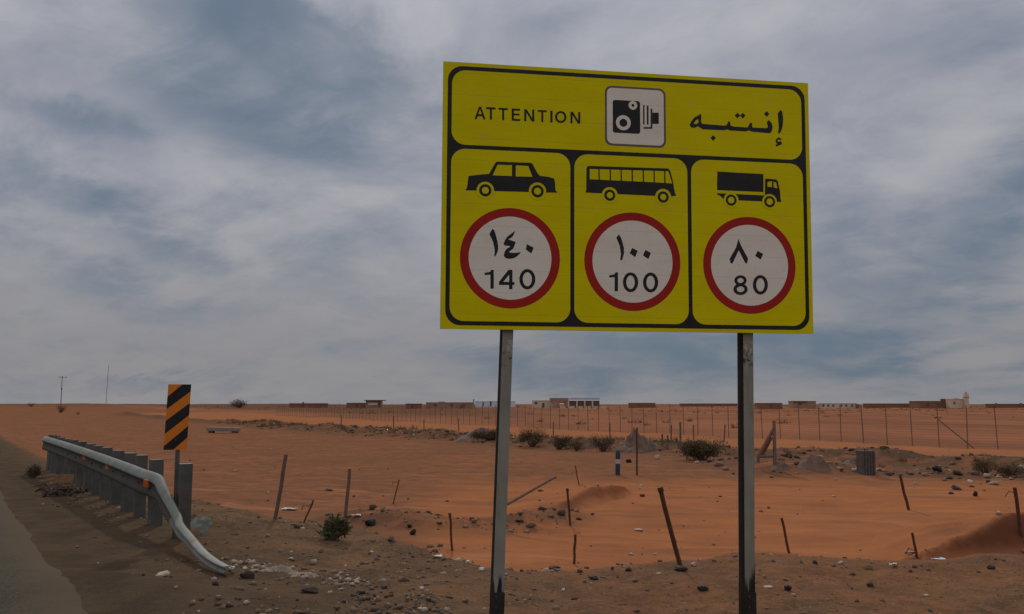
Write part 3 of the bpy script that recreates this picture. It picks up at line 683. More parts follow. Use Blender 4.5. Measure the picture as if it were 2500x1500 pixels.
# three speed limit circles
one = [(480, 140), (545, 180), (600, 330), (660, 560), (690, 760), (690, 900), (650, 1010), (600, 1120), (545, 1140), (565, 1000), (560, 850), (510, 620), (430, 440), (375, 330)]
four = [(1320, 200), (1230, 400), (1150, 470), (1050, 520), (1180, 562), (1330, 612), (1280, 750), (1230, 860), (1090, 960), (1110, 1000), (1300, 1007), (1520, 980), (1400, 1110), (1270, 1195), (1110, 1222), (960, 1200), (890, 1110), (930, 960), (990, 870), (1100, 800), (1130, 762), (920, 735), (890, 670), (950, 520), (1030, 410)]
circ = [(Z3(312, 640), Z3(1343, 640), Z3(827, 118), Z3(827, 1162), .172, 'red ringed circle reading 140', '140', (Z3(565, 960), Z3(1090, 760)),
         [[ZD(*p) for p in one], [ZD(*p) for p in four], [ZD(*p) for p in ((1730, 690), (1980, 820), (1890, 1030), (1690, 880))]]),
        (Z3(1603, 675), Z4(678, 675), Z4(187, 160), Z4(187, 1190), .166, 'red ringed circle reading 100', '100', (Z3(1855, 985), Z4(455, 787)),
         [[Z4(*p) for p in ((50, 392), (75, 440), (99, 530), (100, 590), (82, 655), (60, 662), (68, 590), (55, 510), (20, 425))], [Z4(*p) for p in ((185, 532), (241, 562), (216, 627), (159, 588))], [Z4(*p) for p in ((322, 553), (378, 583), (353, 648), (296, 609))]]),
        (Z4(925, 712), Z4(1870, 712), Z4(1397, 205), Z4(1397, 1218), .166, 'red ringed circle reading 80', '80', (Z4(1232, 1015), Z4(1588, 817)),
         [[Z4(*p) for p in ((1285, 440), (1312, 510), (1383, 640), (1372, 697), (1350, 680), (1287, 556), (1222, 692), (1203, 690), (1193, 645), (1258, 530))], [Z4(*p) for p in ((1483, 562), (1539, 592), (1514, 652), (1457, 613))]])]
for (l, r_, t, bt, ringw, lab, txt, box, arp) in circ:
    c = ((l[0] + r_[0]) / 2, (t[1] + bt[1]) / 2); rx = (r_[0] - l[0]) / 2; ry = (t[1] - bt[1]) / 2; rr = (rx + ry) / 2
    ring = sheets('speed_circle', [disc(c, rr, 72)], 3, SIGN_RED); ring['label'] = lab
    sheets('circle_face', [disc(c, rr * (1 - ringw), 64)], 4, SIGN_WHT, ring)
    for q_ in arp: sheets('arabic_numeral', [q_], 5, SIGN_BLK, ring)
    for args in {'140': [('1', Z3, 566, 660, 760, 955), ('4', Z3, 715, 870, 760, 960), ('0', Z3, 925, 1090, 752, 962)],
                 '100': [('1', Z3, 1855, 1945, 785, 980), ('0', Z4, 88, 246, 785, 990), ('0', Z4, 296, 453, 787, 992)],
                 '80': [('8', Z4, 1231, 1378, 814, 1018), ('0', Z4, 1432, 1588, 812, 1014)]}[txt]: numeral(*args, ring)
# stiffeners, brackets, posts
st = None
for v in (.28, SH - .28):
    mb = MB(); mb.prism([(-.02, -.025), (.02, -.025), (.02, .025), (-.02, .025)], pan(.05, v, -th - .021), pan(SW - .05, v, -th - .021), nrm, r2)
    mb.build('stiffener', ALU, sign, origin=sign_base)
def channel_post(top, bot, phi, w=.077, d=.104, t=.007):
    f = Vector((math.sin(phi), -math.cos(phi), 0)); s = Vector((math.cos(phi), math.sin(phi), 0)); bkv = -f
    # C section: front plate, web on the right, back plate; open on the left
    prof = [(-w / 2, 0), (w / 2, 0), (w / 2, d), (-w / 2, d), (-w / 2, d - t), (w / 2 - t, d - t), (w / 2 - t, t), (-w / 2, t)]
    n = len(prof); mb = MB()
    V = [Vector(p) + s * x + bkv * y for p in (bot, top) for x, y in prof]
    for i in range(n):
        j = (i + 1) % n
        mb.add([V[i], V[j], V[n + j], V[n + i]], [(0, 1, 2, 3)], 1 if i in (4, 5, 6) else 0)
    mb.add([V[n + i] for i in range(n)], [tuple(range(n))], 0)
    return mb, s, f, bkv
posts_px = [((1240.5, 806), (1215.5, 1480), 6.04), ((1827, 812), (1832, 1480), 6.31)]
for (tp, bp, Yd) in posts_px:
    T = P(tp[0], tp[1], Yd); B = P(bp[0], bp[1], Yd - .01)
    ax = (T - B).normalized(); Tt = T + ax * ((pan(0, SH - .12, 0).z - T.z) / ax.z); g0 = gh(B.x, B.y) - .35
    Bb = B + ax * ((g0 - B.z) / ax.z)
    mb, s, f, bkv = channel_post(Tt, Bb, R(12))
    o = mb.build('post', [POST_M, CHAN_IN], sign, origin=sign_base)
    # foot sleeve, a little wider than the post, thick with tar
    Zs = P(bp[0], 1446, Yd).z; A2 = B + ax * ((Zs - B.z) / ax.z)
    mb = MB(); w2, d2_, t2 = .089, .116, .006
    prof = [(-w2 / 2, -.006), (w2 / 2, -.006), (w2 / 2, d2_ - .006), (-w2 / 2 + .02, d2_ - .006), (-w2 / 2 + .02, d2_ - .012), (w2 / 2 - t2, d2_ - .012), (w2 / 2 - t2, -.0005), (-w2 / 2, -.0005)]
    mb.prism(prof, Bb, A2, s, bkv)
    mb.build('foot_sleeve', simple('tar', (.018, .015, .014), (.03, .025, .022), 12, .6), sign, origin=sign_base)
    for zoff in (-.03, -.10):
        mb = MB(); mb.tube(A2 + ax * zoff + f * .004 - s * .015, A2 + ax * zoff + f * .018 - s * .015, .009, n=6); mb.build('bolt', RUST, sign, origin=sign_base)
        mb = MB(); mb.tube(A2 + ax * zoff + s * (w2 / 2 - .002) + bkv * .05, A2 + ax * zoff + s * (w2 / 2 + .012) + bkv * .05, .010, n=6); mb.build('bolt', RUST, sign, origin=sign_base)
    for v in (.28, SH - .28):
        c = pan(0, v, 0); k = Bb + ax * ((c.z - Bb.z) / ax.z)
        mb = MB(); mb.box(k + Vector((0, -.028, 0)), (.13, .018, .05), (0, 0, R(10)))
        mb.build('clamp', GALV_D, sign, origin=sign_base)

# ------------------------------------------------------------------ guardrail
GD = Vector((-.568, .823, 0)); GN = Vector((.823, .568, 0)); G0 = Vector((-2.69, 8.07, 0))
def gpos(t): return G0 + GD * t
top_far = [gpos(14.0) + Vector((0, 0, .80)), gpos(11) + Vector((0, 0, .79)), gpos(8) + Vector((0, 0, .765)), gpos(5.5) + Vector((0, 0, .735)), gpos(4.2) + Vector((0, 0, .715)), gpos(3.45) + Vector((0, 0, .70))]
top_near = [P(392, 1159, 10.42), P(404, 1181, 10.1), P(416, 1206, 9.85), P(441, 1256, 9.42), P(447, 1277, 9.15), P(472, 1307, 8.75), P(505, 1345, 8.25), P(540, 1371, 7.95), P(566, 1384, 7.8)]
path = top_far + top_near
twist = [0] * 6 + [0, 0, 2, 4, 6, 8, 12, 18, 24]
squash = [1.0] * 6 + [1, .95, .86, .64, .46, .37, .32, .29, .27]
# finer samples along the path (Catmull-Rom)
def cr_samples(pts, vals, k=5):
    out = []; ov = []
    for i in range(len(pts) - 1):
        p0 = pts[max(i - 1, 0)]; p1 = pts[i]; p2 = pts[i + 1]; p3 = pts[min(i + 2, len(pts) - 1)]
        for s in range(k):
            t = s / k
            out.append(.5 * ((2 * p1) + (p2 - p0) * t + (2 * p0 - 5 * p1 + 4 * p2 - p3) * t * t + (3 * p1 - p0 - 3 * p2 + p3) * t ** 3))
            ov.append([a[i] * (1 - t) + a[i + 1] * t for a in vals])
    out.append(pts[-1]); ov.append([a[-1] for a in vals]); return out, ov
sp, sv = cr_samples(path, (twist, squash))
prof = [(-.012, -.03), (-.006, -.006), (.010, 0), (.034, -.014), (.056, -.038), (.074, -.066), (.086, -.094), (.080, -.112), (.058, -.126), (.050, -.15), (.050, -.20), (.060, -.23), (.066, -.26), (.060, -.285), (.038, -.302), (.005, -.308)]
rail_base = gpos(6) + Vector((0, 0, gh(gpos(6).x, gpos(6).y)))
rail_thing = empty('guardrail', rail_base, 'bent galvanised steel guardrail with its near end crushed to the ground beside the asphalt', 'guardrail')
def build_rail():
    n = len(prof); V = []; Fc = []; tot = len(sp); mi_ = []
    for i, (p, (tw, sq)) in enumerate(zip(sp, sv)):
        d = (sp[min(i + 1, tot - 1)] - sp[max(i - 1, 0)]).normalized()
        out = d.cross(Vector((0, 0, 1))).normalized()              # towards or away from the road
        if out.dot(GN) > 0: out = -out                             # face looks at the road
        upv = d.cross(out).normalized(); upv = upv if upv.z > 0 else -upv
        M = Matrix.Rotation(R(tw) * (1 if (Matrix.Rotation(R(5), 3, d) @ out).z > out.z else -1), 3, d)
        o2 = M @ out; u2 = M @ upv
        for side in (0, 1):
            for (x, y) in prof: V.append(p + o2 * ((x - .004 * side) * max(sq, .8)) + u2 * (y * sq) - rail_base)
    m2 = 2 * n
    for i in range(tot - 1):
        a = i * m2; b = (i + 1) * m2
        for j in range(n - 1):
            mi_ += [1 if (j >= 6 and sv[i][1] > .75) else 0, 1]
            Fc.append((a + j, b + j, b + j + 1, a + j + 1)); Fc.append((a + n + j, a + n + j + 1, b + n + j + 1, b + n + j))
        for j in (0, n - 1): Fc.append((a + j, a + n + j, b + n + j, b + j)); mi_.append(0)
    for e in (0, (tot - 1) * m2):
        for j in range(n - 1): Fc.append((e + j, e + j + 1, e + n + j + 1, e + n + j))
    me = bpy.data.meshes.new('rail'); me.from_pydata(V, [], Fc)
    bm = bmesh.new(); bm.from_mesh(me); bmesh.ops.recalc_face_normals(bm, faces=bm.faces)
    for f in bm.faces: f.smooth = True
    bm.to_mesh(me); bm.free()
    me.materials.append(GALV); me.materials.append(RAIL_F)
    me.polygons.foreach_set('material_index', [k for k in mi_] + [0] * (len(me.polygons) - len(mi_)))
    return link_mesh('rail', me, None, rail_thing)
rail = build_rail()
# posts: C sections behind the rail
rr_ = random.Random(3)
for i, t in enumerate((2.05, 3.0, 4.0, 4.8, 5.8, 6.65, 7.5, 8.45, 9.4, 10.3, 11.3, 12.3, 13.3, 13.95)):
    p = gpos(t + .5) + GN * .10
    if i == 0: p = hit(429, 1314)
    z0 = gh(p.x, p.y)
    f = -GN; s = GD
    w, d, th_ = (.165, .14, .008) if i else (.17, .14, .008)
    zt = .83 if i == 0 else .80 + .02 * rr_.random()
    yaw = R(rr_.uniform(-9, 9)); f = Matrix.Rotation(yaw, 3, 'Z') @ f; s = Matrix.Rotation(yaw, 3, 'Z') @ s
    pr = [(-w / 2, 0), (w / 2, 0), (w / 2, d), (-w / 2, d)]
    lean = Vector((rr_.uniform(-.02, .02), rr_.uniform(-.02, .02), 0))
    mb = MB(); mb.prism(pr, Vector((p.x, p.y, z0 - .3)), Vector((p.x, p.y, zt)) + lean, s, -f)
    mb.build('post', GALV_D, rail_thing, origin=rail_base)
    if False:
        mb = MB(); q = gpos(t + .5) + GN * .075; mb.box(Vector((q.x, q.y, .60)), (.13, .10, .33), (0, 0, math.atan2(GD.y, GD.x)))
        mb.build('spacer_block', GALV_D, rail_thing, origin=rail_base)
for t in (3.5, 4.5, 5.3, 6.3, 7.15, 8.0, 8.95, 9.9):
    p = gpos(t) - GN * .052 + Vector((0, 0, .545 + .008 * (t - 3.5))); mb = MB(); mb.tube(p, p - GN * .022, .018, .014, 8); mb.build('bolt', GALV_D, rail, origin=rail_base)
# amber reflectors in the valley of the rail
for (t, z) in ((3.05, .55), (5.7, .60), (7.9, .62)):
    p = gpos(t) - GN * .045 + Vector((0, 0, z)); ang = math.atan2(GD.y, GD.x)
    mb = MB(); mb.box(p, (.11, .05, .10), (0, 0, ang + R(18)))
    mb.build('reflector', AMBER, rail, bevel=.008, origin=rail_base)

# ------------------------------------------------------------------ striped marker beside the rail
def marker():
    Yd = 9.95; zc = lambda x, y: (x / 3.8656, 900 + y / 3.8656)
    TL, TR, BR, BLm = [P(*zc(*q), Yd) for q in ((1590, 150), (1786, 150), (1772, 768), (1551, 768))]
    base = hit(429, 1313); base = Vector((P(429, 1200, Yd).x, Yd, gh(P(429, 1200, Yd).x, Yd)))
    root = empty('hazard_marker', base, 'orange and black striped hazard marker board on a post behind the guardrail end', 'road sign')
    ex = Vector((math.cos(R(9)), math.sin(R(9)), 0)); nf = Vector((math.sin(R(9)), -math.cos(R(9)), 0))
    wd = .255; hgt = (TL.z - BLm.z); ctr = (TL + TR + BR + BLm) / 4; upm = Vector((.028, -.0, 1)).normalized()
    def mp(u, v, off): return ctr + ex * ((u - .5) * wd) + upm * ((v - .5) * hgt) + nf * off
    mb = MB(); fr = [mp(u, v, 0) for u, v in ((0, 0), (1, 0), (1, 1), (0, 1))]; bk = [mp(u, v, -.004) for u, v in ((0, 0), (1, 0), (1, 1), (0, 1))]
    mb.add(fr + bk, [(0, 1, 2, 3)], 0); mb.add(fr + bk, [(7, 6, 5, 4), (0, 4, 5, 1), (1, 5, 6, 2), (2, 6, 7, 3), (3, 7, 4, 0)], 1)
    mb.build('board', [ORANGE, ALU], root, origin=base)
    for poly in ([(.62, 1), (1, 1), (1, .895), (0, .62), (0, .81)], [(1, .715), (1, .53), (0, .24), (0, .44)], [(1, .365), (1, .19), (.41, 0), (0, 0), (0, .055)]):
        mb = MB(); n = len(poly); V = [mp(u, v, o) for o in (.0006, .0018) for u, v in poly]
        mb.add(V, [tuple(range(n, 2 * n))] + [(i, (i + 1) % n, n + (i + 1) % n, n + i) for i in range(n)], 0)
        mb.build('stripe', SIGN_BLK, root, origin=base)
    mb = MB(); c = mp(.5, 0, -.03)
    mb.prism([(-.022, -.022), (.022, -.022), (.022, .022), (-.022, .022)], Vector((base.x, base.y + .03, base.z - .3)), mp(.5, .92, -.03), ex, nf)
    mb.build('post', GALV_D, root, origin=base)
    for v in (.15, .85):
        mb = MB(); mb.tube(mp(.5, v, .002), mp(.5, v, .007), .007, n=8); mb.build('bolt', GALV_D, root, origin=base)
marker()

# crumpled steel by the rail end
def crumpled():
    c = hit(486, 1304); V = []; n, m = 9, 6; q = random.Random(5)
    for i in range(n):
        for j in range(m):
            x = (i / (n - 1) - .5) * .34; y = (j / (m - 1) - .5) * .30
            z = .12 + .09 * math.sin(3.1 * x / .3 + 1) + .05 * math.sin(7 * y) + q.uniform(-.015, .015) - .3 * y * .5
            V.append(Vector((x, y * .6, z + y * .35)))
    Fc = [(i * m + j, (i + 1) * m + j, (i + 1) * m + j + 1, i * m + j + 1) for i in range(n - 1) for j in range(m - 1)]
    Vb = [v - Vector((0, 0, .005)) for v in V]
    nv = len(V); F2 = Fc + [tuple(k + nv for k in f[::-1]) for f in Fc]
    o = mesh_np('crumpled_steel_plate', [tuple(v) for v in V + Vb], F2, GALV); o.location = c + Vector((-.02, 0, .02)); o.scale = (.85, .85, .75); o.rotation_euler = (R(12), R(22), R(-25))
    tag(o, 'crumpled grey steel plate lying against the crushed end of the guardrail', 'scrap metal')
crumpled()

# ------------------------------------------------------------------ iron stakes and poles left in the sand
def stake(name, top, base, w, mat, label, cat, group=None, n=6, depth=None, tip=None, extra=None):
    B = hit(*base); Yt = B.y + (depth or 0); T = P(top[0], top[1], Yt)
    root = empty(name, B, label, cat, group)
    ax = (T - B).normalized()
    q = random.Random(int(top[0])); pts = [B - ax * .25]
    L = (T - B).length
    for k in range(1, 4): pts.append(B + ax * L * k / 4 + Vector((q.uniform(-.008, .008), q.uniform(-.008, .008), 0)))
    pts.append(T); mb = MB()
    for a, b in zip(pts[:-1], pts[1:]): mb.tube(a, b, w / 2, w / 2, n)
    mb.build('shaft', mat, root, origin=B)
    if tip:
        mb = MB(); mb.tube(T - ax * .035, T + ax * .012, w * .68, w * .62, n); mb.build('cap', mat, root, origin=B)
    if extra:
        mb = MB(); c = B + ax * L * extra; mb.tube(c, c + Vector((-.10, -.02, .03)), .006, n=5); mb.tube(c + Vector((-.10, -.02, .03)), c + Vector((-.13, .03, -.05)), .006, n=5)
        mb.build('wire_end', WIRE, root, origin=B)
    return root
SG = 'iron stakes standing in the sand'
ST = [((698.6, 1109), (671, 1267), .062, RUST_G, 'tall thick grey post leaning right, leftmost of the posts in the sand', True, None, None),
      ((765, 1221), (743, 1277), .026, RUST, 'short thin stake leaning right between the two tall grey posts', False, None, .7),
      ((853.6, 1144.5), (843, 1264), .062, RUST_G, 'tall thick grey post rising from the small green shrub', True, None, None),
      ((974.5, 1171), (959, 1231), .026, RUST, 'short thin brown stake leaning right, behind the black scrap right of the green shrub', False, None, .85),
      ((1098, 1255), (1104.5, 1344), .034, RUST, 'rusty stake just left of the left leg of the big sign', False, True, None),
      ((1385, 1194.5), (1393, 1282.5), .040, RUST, 'rusty stake at the near foot of the low sand heap', False, True, None),
      ((1404.4, 1305), (1401, 1377), .034, RUST, 'short upright rusty stake at the gravel edge between the legs of the big sign', False, None, None),
      ((1404, 1136.6), (1413, 1184), .030, RUST, 'thin rusty stake on the far side of the low sand heap', False, None, .6),
      ((1612, 1193), (1661, 1379), .050, RUST, 'longest rusty pole, leaning hard left, between the legs of the big sign', False, True, None),
      ((1555, 1044.6), (1555, 1160), .055, RUST, 'tall dark upright post right of the blue marker post', True, None, None),
      ((1908, 1264.6), (1927, 1351), .036, RUST, 'rusty stake leaning left, first one right of the right leg of the big sign', False, None, None),
      ((2198, 1162), (2218, 1246), .055, RUST, 'rusty stake leaning left in the smooth sand right of the dark concrete block', True, None, None),
      ((2227, 1301), (2237, 1359), .034, RUST, 'short rusty stake beside the pale litter at the tip of the dark sand heap', False, None, .2),
      ((2477, 1190.6), (2493, 1306), .050, RUST, 'rusty stake with wire at its head standing at the top of the dark sand heap', True, None, .88)]
for (tp, bs, w, m, lab, th_, tip, ex) in ST:
    stake('iron_stake', tp, bs, w, m, lab, 'stake', SG, tip=tip, extra=ex)
FG = 'leftover posts along the near side of the track'
for (tp, bs, lab) in (((833, 1014), (833, 1050), 'thin dark post on the scrub bank, leftmost of the far track posts'), ((961, 1016), (961, 1051), 'thin post on the scrub bank below the small flat roofed house'),
                      ((1035, 1024), (1035, 1051), 'short thin post on the scrub bank, second to the left from the big sign leg'), ((1120, 1021), (1120, 1053), 'thin post at the left end of the dark brush heap'),
                      ((1351, 1031), (1351, 1067), 'thin brown post behind the bushes below the long building'), ((1489, 1034), (1489, 1069), 'brown post rising from behind the round dark bush'),
                      ((1617, 1060), (1617, 1088), 'very short post, left one of a close pair right of the soil pile'), ((1630, 1063), (1630, 1097), 'short post, right one of a close pair right of the soil pile'),
                      ((1639, 1037), (1639, 1077), 'faint thin post just left of the dark post above the big round bush'), ((1660.5, 1031), (1661, 1090), 'dark tall thin post at the left shoulder of the big round bush'),
                      ((1693, 1037), (1693, 1074), 'thin post behind the big round bush'), ((1770, 1037), (1768, 1077), 'thin post between the big round bush and the right sign leg')):
    stake('track_post', tp, bs, .085, RUST_G, lab, 'post', FG)
# leaning grey pole behind the left sign leg
def leaning_pole():
    B = hit(1196, 1281); T = P(1358, 1164, B.y + .25); root = empty('leaning_pole', B, 'grey pole leaning low to the right from behind the left leg of the big sign', 'pole')
    mb = MB(); e = P(1238, 1232, B.y + .06)
    mb.tube(e, T, .024, .02, 8); mb.build('shaft', WOOD_G, root, origin=B)
    mb = MB(); mb.tube(B - Vector((0, 0, .2)), e + Vector((-.03, 0, .05)), .05, .035, 7); mb.build('stump', WOOD_G, root, origin=B)
leaning_pole()
# blue post with a pale band
def blue_post():
    B = hit(1508, 1160); T = P(1509, 1100, B.y); root = empty('marker_post', B, 'short blue round marker post with one pale band standing in the sand', 'post')
    L = T.z - B.z; r = .072; rows = []
    for nm, m, prof in (('blue_body', BLUEP, [(0, -.2), (r, -.2), (r, L * .46), (0, L * .46)]), ('pale_band', WHITEP, [(0, L * .46), (r * 1.03, L * .46), (r * 1.03, L * .64), (0, L * .64)]),
                        ('blue_top', BLUEP, [(0, L * .64), (r, L * .64), (r, L * .88), (r * .82, L * .97), (r * .4, L * 1.02), (0, L * 1.03)])):
        V = []; Fc = []; n = 14
        for (x, z) in prof:
            for k in range(n): V.append((max(x, .0005) * math.cos(2 * math.pi * k / n), max(x, .0005) * math.sin(2 * math.pi * k / n), z))
        for i in range(len(prof) - 1):
            for k in range(n): Fc.append((i * n + k, i * n + (k + 1) % n, (i + 1) * n + (k + 1) % n, (i + 1) * n + k))
        mesh_np(nm, V, Fc, m, root)
    root.rotation_euler = (0, R(1.5), 0)
blue_post()
# dark grooved concrete block
def grooved_block():
    B = hit(2121, 1160); s = B.y / F; w = 37 * s; h = 57 * s
    root = empty('concrete_block', B, 'upright dark grey grooved concrete block standing alone in the sand', 'concrete block')
    pr = []; k = 5
    for i in range(k):
        x0 = -w / 2 + w * i / k; x1 = -w / 2 + w * (i + 1) / k
        pr += [(x0 + .005, 0), (x0 + .02, -.03), (x1 - .02, -.03), (x1 - .005, 0)]
    pr += [(w / 2, w * .6), (-w / 2, w * .6)]
    mb = MB(); mb.prism(pr, Vector((0, 0, -.15)), Vector((.015, 0, h)), Vector((1, 0, 0)), Vector((0, 1, 0))); mb.build('body', CONC_D, root)
    mb = MB(); mb.tube((-.03, w * .25, h), (-.035, w * .25, h + .07), .018, n=6); mb.build('rebar_stub', RUST, root); mb = MB(); mb.tube((.06, w * .3, h), (.07, w * .3, h + .045), .014, n=6); mb.build('rebar_stub', RUST, root)
    root.rotation_euler = (0, 0, R(8))
grooved_block()
# timber brace
def brace():
    B = hit(1890, 1138); root = empty('timber_brace', B, 'weathered triangular timber corner brace right of the right leg of the big sign', 'fence brace')
    s = B.y; pt = lambda x, y, d=0: P(1820 + x / 6.872, 1020 + y / 6.872, s + d)
    mb = MB(); mb.tube(pt(495, 830), pt(478, 50), .06, .05, 8); mb.build('upright', WOOD_G, root, origin=B)
    mb = MB(); mb.tube(pt(215, 660, .1), pt(470, 190, .02), .06, .05, 8); mb.build('diagonal', WOOD_B, root, origin=B)
    mb = MB(); mb.tube(pt(280, 640, .16), pt(440, 330, .06), .045, .045, 8); mb.build('second_diagonal', WOOD_B, root, origin=B)
    mb = MB(); mb.tube(pt(195, 655, .1), pt(500, 645), .045, .045, 8); mb.build('crossbar', WOOD_G, root, origin=B)
    mb = MB(); mb.tube(pt(215, 760, .1), pt(215, 620, .1), .05, .045, 8); mb.build('short_leg', WOOD_G, root, origin=B)
brace()
# concrete beam lying far left
def beam():
    a = hit(506, 1057); b = hit(584, 1057, a.y * .8, a.y * 1.3); root = empty('concrete_beam', (a + b) / 2, 'long low concrete beam lying on the sand right of the striped marker', 'concrete beam')
    L = (b - a).length; mb = MB(); mb.box((0, 0, .27), (L, .5, .30)); mb.build('beam', CONC, root, bevel=.03)
    for x in (-L * .36, L * .36):
        mb = MB(); mb.box((x, .0, .05), (.35, .42, .16)); mb.build('bearer', CONC_D, root, bevel=.02)
    root.rotation_euler = (0, R(1), R(-4))
beam()

# ------------------------------------------------------------------ far wire fence
def far_fence():
    B0 = Vector((*TP0, gh(*TP0))); root = empty('wire_fence', B0, 'long tall wire fence on slim posts beyond the dirt track', 'fence')
    me0 = None; ts = np.arange(-9.3, 150, 1.55); tops = []
    for k, t in enumerate(ts):
        p = TP0 + TD * t; z = gh(*p); h = 1.98 + .05 * math.sin(k * 1.7)
        if me0 is None:
            mb = MB(); mb.tube((0, 0, -.3), (0, 0, 2.0), .026, .024, 6); mb.tube((0, 0, 2.0), (-.10, -.16, 2.14), .02, .016, 5)
            o = mb.build('post', FENCE_P, root); me0 = o.data
        else: o = link_mesh('post', me0, None, root)
        o.location = Vector((p[0], p[1], z)) - B0; o.scale = (1.25 if k % 9 == 3 else 1,) * 2 + (h / 2,)
        o.rotation_euler = (R(random.uniform(-1.5, 1.5)), R(random.uniform(-1.5, 1.5)), 0)
        tops.append((p, z, h))
    for fr_ in np.linspace(.06, .98, 15):
        mb = MB()
        for (p, z, h), (p2, z2, h2) in zip(tops[:-1], tops[1:]):
            mb.tube(Vector((p[0], p[1], z + h * fr_)) - B0, Vector((p2[0], p2[1], z2 + h2 * fr_)) - B0, .0045, n=3, caps=False)
        mb.build('wire', WIRE, root)
    t = -9.3 + 1.55 * 9; p = TP0 + TD * t; q = TP0 + TD * (t - 1.9); mb = MB()
    mb.tube(Vector((p[0], p[1], gh(*p) + 1.45)) - B0, Vector((q[0], q[1], gh(*q))) - B0, .03, n=6); mb.build('brace', RUST_G, root)
far_fence()

# ------------------------------------------------------------------ shrubs
def shrub(name, base_px, wpx, hpx, mat, label, cat='shrub', group=None, n=1500, twigs=70, size=None, flat=.6, seed=1, ragged=.22, stemmat=None):
    n = int(n * 1.6)
    B = hit(*base_px); s = B.y / F; w = wpx * s / 2; h = hpx * s; q = np.random.default_rng(seed)
    root = empty(name, B, label, cat, group)
    # several clumps make an uneven crown
    cl = [(q.uniform(-.62, .62) * w, q.uniform(-.5, .5) * w * flat, q.uniform(.25, .72) * h, q.uniform(.28, .5)) for _ in range(11)] + [(0, 0, h * .5, .5)]
    sz = size or max(.022, w * .045)
    cs = np.array(cl)[q.integers(0, len(cl), n)]
    d = q.normal(size=(n, 3)); d /= np.linalg.norm(d, axis=1)[:, None]
    rad = q.uniform(.25, 1, n) ** .5 * (1 + ragged * q.normal(size=n))
    pos = np.stack([cs[:, 0] + d[:, 0] * rad * cs[:, 3] * w * .85, cs[:, 1] + d[:, 1] * rad * cs[:, 3] * w * flat, cs[:, 2] + d[:, 2] * rad * cs[:, 3] * h * .8], 1)
    pos[:, 2] = np.abs(pos[:, 2]) * (.8 + .4 * q.random(n)) + .01
    a = q.normal(size=(n, 3)) + np.array([0, 0, .9]) + pos * np.array([.8 / w, .8 / w, 0]); a /= np.linalg.norm(a, axis=1)[:, None]
    b = np.cross(a, q.normal(size=(n, 3))); b /= np.linalg.norm(b, axis=1)[:, None]
    L = sz * q.uniform(.7, 2.1, n)[:, None]; wd = sz * q.uniform(.22, .5, n)[:, None]
    n_=n
    V = np.stack([pos - b * wd, pos + b * wd, pos + a * L + b * wd * .3, pos + a * L - b * wd * .3], 1).reshape(-1, 3)
    Fc = np.arange(n * 4).reshape(n, 4)
    mesh_np('foliage', V, Fc, mat, root)
    mb = MB()
    for _ in range(twigs):
        t = Vector((q.uniform(-1, 1) * w * .9, q.uniform(-1, 1) * w * flat * .8, q.uniform(.45, 1.05) * h)); m0 = Vector((t.x * .12, t.y * .12, 0)); md = m0.lerp(t, .5) + Vector((0, 0, h * .08))
        mb.tube(m0, md, max(.005, w * .010), max(.0035, w * .006), 4, caps=False); mb.tube(md, t, max(.0035, w * .006), .002, 4, caps=False)
    mb.build('stems', TWIG, root)
    return root
shrub('shrub', (818, 1318), 66, 44, LEAF_G, 'small green shrub at the foot of the tall grey post left of centre', n=900, seed=2, size=.040, ragged=.5)
shrub('shrub', (1300, 1092), 82, 46, LEAF_D, 'dark olive bush just right of the left leg of the big sign', n=1600, seed=3)
shrub('shrub', (1365, 1098), 76, 34, LEAF_D, 'low sprawling dark bush below the long building', n=1300, seed=4)
shrub('shrub', (1408, 1101), 50, 28, LEAF_D, 'small dark bush at the right end of the bush row', n=900, seed=5)
shrub('shrub', (1472, 1103), 66, 40, LEAF_D, 'round dark bush just behind the blue marker post', n=1600, seed=6)
shrub('shrub', (1715, 1124), 128, 50, LEAF_O, 'biggest bush, broad and olive brown, left of the right leg of the big sign', n=3000, twigs=80, seed=7)
shrub('shrub', (2405, 1158), 76, 40, LEAF_B, 'brown dry bush among the litter at the far right', n=1500, twigs=60, seed=8)
shrub('shrub', (2470, 1166), 80, 30, LEAF_D, 'low dark scrub at the right edge beside the brown dry bush', n=1200, seed=9)
shrub('shrub', (82, 1168), 42, 30, LEAF_O, 'small yellow green tuft on the asphalt edge left of the guardrail', n=700, seed=10)
shrub('shrub', (1195, 1075), 110, 24, LEAF_D, 'low dark brush behind the left leg of the big sign', n=1400, seed=11)
shrub('shrub', (1180, 1068), 70, 18, LEAF_B, 'dry brown brush left of the left leg of the big sign', n=800, seed=12)
shrub('shrub', (148, 1008), 34, 20, LEAF_D, 'small dark bush at the foot of the utility pole', n=400, seed=13)
shrub('shrub', (190, 1013), 14, 8, LEAF_D, 'tiny dark bush right of the utility pole bush', n=150, seed=14)
shrub('shrub', (583, 996), 60, 22, LEAF_B, 'brown rounded bush on the skyline right of the striped marker', n=700, seed=15)
shrub('shrub', (76, 993), 26, 10, LEAF_B, 'low brown bush on the skyline left of the utility pole', n=250, seed=16)

